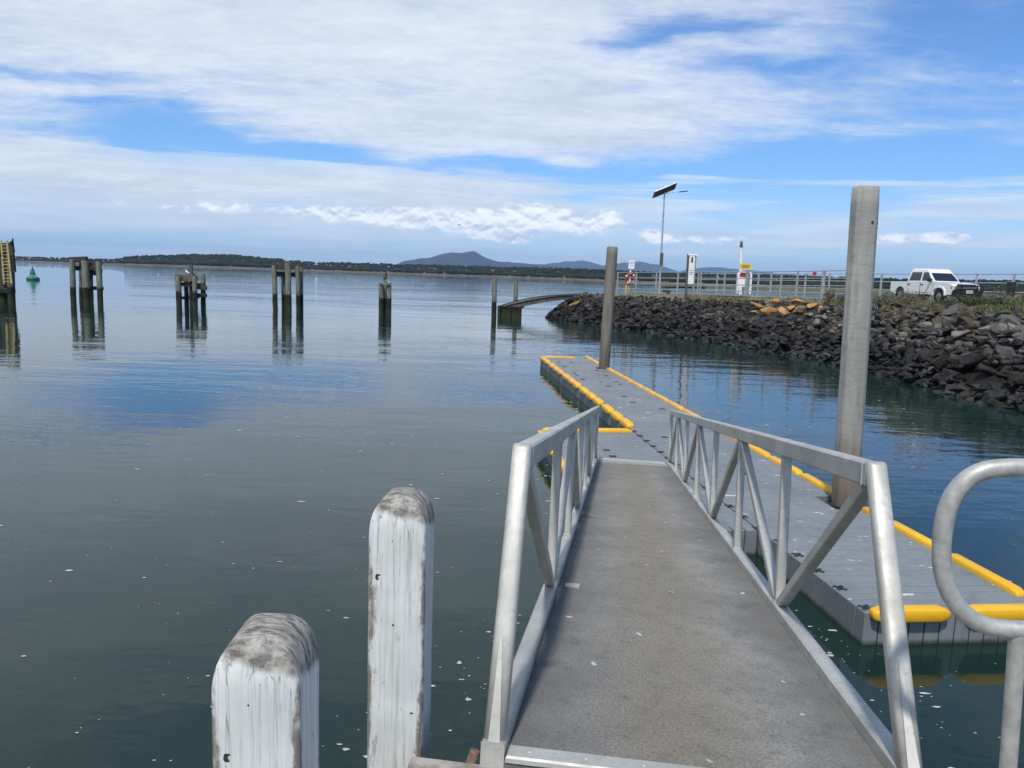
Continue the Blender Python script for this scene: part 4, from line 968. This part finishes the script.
# ---------------------------------------------------------------- birds
BW = plain('white_feathers', (.75, .75, .74), .8, 0, .1, 20, 0); BG = plain('grey_feathers', (.22, .23, .24), .8, 0, .2, 20, 0); BD = plain('black_feathers', (.02, .02, .022), .7, 0, .2, 20, 0); BEAK = plain('beak', (.5, .2, .03), .5, 0, .1, 20, 0)
def perched(name, label, p, rz, up, bm_, wing, L=.42):
    root = thing(name, label, 'bird', p, rz); b = MB(); rings = []
    path = [((-.5, 0, .30), .02), ((-.36, 0, .33), .07), ((-.12, 0, .36), .16), ((.12, 0, .40), .17), ((.25, 0, .47), .12), ((.31, 0, .58), .085), ((.34, 0, .68), .10), ((.40, 0, .73), .085), ((.47, 0, .73), .02)]
    ca, sa = math.cos(up), math.sin(up); pts = []; rs = []
    for (x, y, z), r in path:
        zz_ = z - .3; pts.append(Vector((x * ca - zz_ * sa, y, x * sa + zz_ * ca + .3 + .25 * sa)) * L); rs.append(r * L)
    b.tube(pts, rs, 12); body = b.build('body', bm_, root)
    for sg_ in (-1, 1):
        b = MB(); w_ = [pts[4] + Vector((0, sg_ * .11 * L, .02 * L)), pts[2] + Vector((0, sg_ * .175 * L, .02 * L)), pts[0] + Vector((-.12 * L, sg_ * .06 * L, 0))]; b.tube(w_, [.05 * L, .085 * L, .015 * L], 8); b.build('wing', wing, root)
        b = MB(); b.tube([(.02 * L, sg_ * .07 * L, 0), (.02 * L, sg_ * .07 * L, .26 * L)], .014 * L, 6); b.box((.06 * L, sg_ * .07 * L, .008 * L), (.14 * L, .09 * L, .016 * L)); b.build('leg', BEAK, root)
    b = MB(); d0 = (pts[-1] - pts[-2]).normalized(); b.tube([pts[-2] + d0 * .04 * L, pts[-1] + d0 * .13 * L], [.03 * L, .008 * L], 6); b.build('beak', BEAK, root)
q = at_y(288, 263.4, 67.2); perched('seagull', 'white seagull perched on the tallest pile of the central dolphin', q, .3, .05, BW, BG, .52)
q = at_y(187.5, 275.2, 67.15); perched('seagull', 'white seagull standing on the brown cap of the lowest dolphin', q, 2.6, .05, BW, BG, .56)
q = at_y(386, 281.9, 66.85); perched('cormorant', 'dark upright cormorant perched on the slim three pile dolphin', q, 1.2, .75, BD, BD, .75)
q = at_y(12, 246, 64); perched('cormorant', 'dark bird perched on the ladder dolphin at the left edge', q, .2, .5, BD, BD, .6)
q = at_y(459, 225, 70); fl = thing('seagull', 'small seagull flying low in the sky above the blue hills', 'bird', q, .4); fl.scale = (.5,) * 3
b = MB(); b.tube([(-.24, 0, 0), (-.12, 0, .0), (.05, 0, .0), (.17, 0, .02), (.24, 0, .03), (.30, 0, .02)], [.015, .05, .07, .045, .05, .012], 10); b.build('body', BG, fl)
for sg_ in (-1, 1):
    b = MB(); b.loft([[Vector((x_ + o_, sg_ * y_, z_ + h_)) for o_, h_ in ((-.09 * k_, 0), (0, .012), (.08 * k_, 0), (0, -.008))] for x_, y_, z_, k_ in ((.03, .04, .02, 1), (.08, .28, .13, .9), (-.02, .58, .08, .5), (-.1, .70, .03, .1))]); b.build('wing', BG, fl)

# ---------------------------------------------------------------- far shore, hills
def m_far(name, a, b0, sc_=.02):
    m = Mat(name, .95, 0, .1); f = m.n(sc_, 6, .6, vec=m.pos).step(.35, .65); g_ = m.n(sc_ * 8, 4, .6, vec=m.pos).step(.4, .65)
    c = m.mix(f, a, b0); c = m.mix(g_ * .5, c, tuple(v * .5 for v in a)); m.color(c); return m.m
SAND = m_far('far_sand', (.12, .105, .08), (.165, .145, .115)); FOL = m_far('far_forest', (.014, .022, .011), (.028, .036, .016)); MTN = m_far('mountain_forest', (.022, .034, .040), (.036, .048, .048), .002)
def dirx(px, py): d0 = ray(px, py); return d0.x / d0.y
# pixel height of tree line above the horizon
def hor(x): return 276.15 + (x - 512) * .0335
TL = [(-400, 252), (0, 255.3), (20, 255.8), (60, 257), (95, 258), (112, 258.6), (128, 255.5), (160, 254), (200, 252.8), (225, 253.0), (256, 255.5), (290, 259), (320, 261.2), (360, 262.0), (400, 263.3), (440, 264), (480, 265), (540, 266.5), (600, 268), (640, 270.5), (700, 272), (760, 273.5), (820, 275.2), (900, 277.5), (960, 278.6), (1000, 278.5), (1024, 279), (1500, 292)]
def shoreY(x): return interp([(-400, 1500), (0, 1750), (250, 1900), (500, 1900), (620, 1500), (760, 1100), (900, 900), (1500, 700)], x)
b = MB(); rows_ = []
for x in range(-380, 1481, 12):
    Y = shoreY(x); k = dirx(x, hor(x)); hh = (hor(x) - interp(TL, x)) * Y / F
    rows_.append([(k * Y, Y, -1), (k * (Y + 12), Y + 12, .9), (k * (Y + 40), Y + 40, max(1.5, hh * .30)), (k * (Y + 160), Y + 160, max(2, (hh + EYE) * .62)), (k * (Y + 400), Y + 400, max(2.0, (hh + EYE) * .7)), (k * (Y + 900), Y + 900, 1.5), (k * (Y + 1100), Y + 1100, -1)])
n = len(rows_[0]); b.add([v for r in rows_ for v in r], [(i * n + j, (i + 1) * n + j, (i + 1) * n + j + 1, i * n + j + 1) for i in range(len(rows_) - 1) for j in range(n - 1)])
kind(b.build('far_shore', SAND), 'structure')['label'] = 'low sandy far shore across the water'
random.seed(31); b = MB()
ico = bmesh.new(); bmesh.ops.create_icosphere(ico, subdivisions=2, radius=1); IV = [v.co.copy() for v in ico.verts]; IF = [tuple(v.index for v in f.verts) for f in ico.faces]; ico.free()
for k in range(6500):
    x = random.uniform(-370, 1470) if random.random() < .2 else random.uniform(-60, 1100); Y0 = shoreY(x); f = random.random(); dY = 22 + 200 * f * f; Y = Y0 + dY; kx = dirx(x, hor(x)); topz = (hor(x) - interp(TL, x)) * Y / F + EYE
    ground = max(1.5, lerp(topz * .22, topz * .72, smooth(20, 160, dY))); r = random.uniform(.26, .56) * max(3.2, topz * .27) * random.choice((.8, 1, 1, 1.15)); cz = ground + r * .45
    if cz + r > topz * 1.06: cz = topz * random.uniform(.90, 1.06) - r * .85
    off = Vector((random.random() * 50, random.random() * 50, 0)); wx_ = random.uniform(.9, 1.7)
    b.add([Vector((kx * Y + v.x * r * wx_, Y + v.y * r, cz + v.z * r)) + v * r * .35 * mnoise.noise(v * 1.9 + off) for v in IV], IF)
me = bpy.data.meshes.new('far_woodland'); me.from_pydata(b.v, [], b.f); me.materials.append(FOL); kind(link(bpy.data.objects.new('far_woodland', me)), 'stuff')['label'] = 'dark green scrub and woodland covering the far shore'
# mountains: a height field far away
def ridge(name, label, Y, prof, depth):
    b = MB(); xs = []; x = prof[0][0]
    while x <= prof[-1][0]: xs.append(x); x += 4
    NR = 14; G = []
    for x in xs:
        top = max(0, (hor(x) - interp(prof, x)) * Y / F) * (1 + .13 * mnoise.fractal(Vector((x * .045, Y * .001, 4)), 1., 2., 4)); k = dirx(x, hor(x)); col_ = []
        for j in range(NR + 1):
            t = j / NR; yy = Y + (t - .5) * depth; prof_h = math.sin(PI * t) ** .8; nn = mnoise.fractal(Vector((k * yy * .0012, yy * .0012, 2)), 1., 2., 4)
            col_.append((k * yy, yy, -2 + top * prof_h * (1 + .10 * nn * (1 - abs(2 * t - 1)) * 0 + .22 * nn * (1 - prof_h))))
        G.append(col_)
    b.smooth = True; b.add([v for c_ in G for v in c_], [(i * (NR + 1) + j, (i + 1) * (NR + 1) + j, (i + 1) * (NR + 1) + j + 1, i * (NR + 1) + j + 1) for i in range(len(G) - 1) for j in range(NR)])
    o = kind(b.build(name, MTN), 'structure'); o['label'] = label
ridge('mountain', 'broad blue mountain on the horizon left of the brown pile', 10500, [(385, 275), (396, 264), (403, 260.6), (412, 260), (420, 258.6), (428, 257.4), (436, 255.4), (446, 254.0), (454, 253.5), (462, 253.0), (472, 253.2), (478, 254.4), (484, 256.8), (496, 259.3), (508, 261.2), (520, 262.5), (536, 264), (552, 266), (580, 271), (600, 279)], 3500)
ridge('distant_hills', 'pale blue distant hills behind the brown pile and solar lamp', 15500, [(530, 277), (545, 264.5), (556, 263.2), (566, 261.4), (577, 261), (587, 262.6), (600, 265.6), (612, 265.2), (622, 263.5), (634, 262.6), (646, 263.0), (656, 265), (668, 268), (678, 271.5), (690, 269.5), (702, 267.8), (716, 267), (730, 268), (745, 270), (775, 273), (830, 276), (900, 290)], 4500)
# low marsh bank and moored boats beyond the causeway
b = MB(); top = []
pts = [(at_z(x, hor(x) + dy, 0)) for x, dy in ((655, 6.4), (700, 5.6), (760, 5.2), (830, 5.6), (900, 6.4), (960, 7), (960, 5.2), (900, 4.2), (830, 3.6), (760, 3.2), (700, 3.4), (655, 4.2))]
n = len(pts); b.add([(p.x, p.y, -.3) for p in pts] + [(lerp(p.x, sum(q.x for q in pts) / n, .06), lerp(p.y, sum(q.y for q in pts) / n, .06), .55 + random.uniform(0, .5)) for p in pts], [(i, (i + 1) % n, n + (i + 1) % n, n + i) for i in range(n)] + [tuple(range(n, 2 * n))])
kind(b.build('marsh_bank', m_far('marsh', (.07, .085, .035), (.14, .13, .07), .05)), 'structure')['label'] = 'low green marsh bank in the inlet behind the causeway'
def boat(label, x, dy, L, rz, cabin=True):
    p = at_z(x, hor(x) + dy, 0); t = thing('moored_boat', label, 'boat', p, rz, 'white boats moored in the inlet'); b = MB(); rings = []
    for f, w, z0 in ((-.5, .34, .0), (-.2, .40, 0), (.15, .36, .02), (.38, .18, .08), (.5, .02, .14)):
        rings.append([Vector((f * L, y * w * L * .42, z)) for y, z in ((-1, L * (.16 + z0)), (1, L * (.16 + z0)), (.7, -.15), (-.7, -.15))])
    b.loft(rings); b.build('hull', WHITE, t)
    if cabin:
        b = MB(); b.cbox((-.03 * L, 0, L * .24), (L * .34, L * .22, L * .20), L * .03); cb_ = b.build('cabin', WHITE, t)
        b = MB(); b.box((-.03 * L, 0, L * .26), (L * .345, L * .225, L * .06)); b.build('windows', plain('boat_glass', (.03, .04, .05), .1), cb_)
boat('white cabin boat moored beyond the fence right of the white cabinet', 795, 2.4, 7, 2.7)
boat('small white boat moored beyond the fence left of the white cabinet', 716, 3.4, 6, .3)
boat('white boat moored far right beyond the litter bin', 992, 2.0, 7, 2.9)

# ---------------------------------------------------------------- air
def build_haze():
    m = bpy.data.materials.new('haze_air'); m.use_nodes = True; nt = m.node_tree
    for n in list(nt.nodes): nt.nodes.remove(n)
    out = nt.nodes.new('ShaderNodeOutputMaterial'); v = nt.nodes.new('ShaderNodeVolumePrincipled')
    v.inputs['Color'].default_value = (.43, .68, 1.0, 1); v.inputs['Density'].default_value = 4.8e-5; v.inputs['Anisotropy'].default_value = 0.
    nt.links.new(v.outputs[0], out.inputs['Volume'])
    b = MB(); b.box((0, 11000, 298), (49000, 27000, 602)); o = b.build('haze', m); kind(o, 'stuff')['label'] = 'thin pale air that fades the far hills to blue'
build_haze()
sc.view_settings.view_transform = 'Standard'; sc.view_settings.look = 'None'; sc.view_settings.gamma = 1; sc.view_settings.exposure = .36
sc.cycles.volume_bounces = 0; sc.cycles.max_bounces = 8
sc.cycles.use_denoising = True
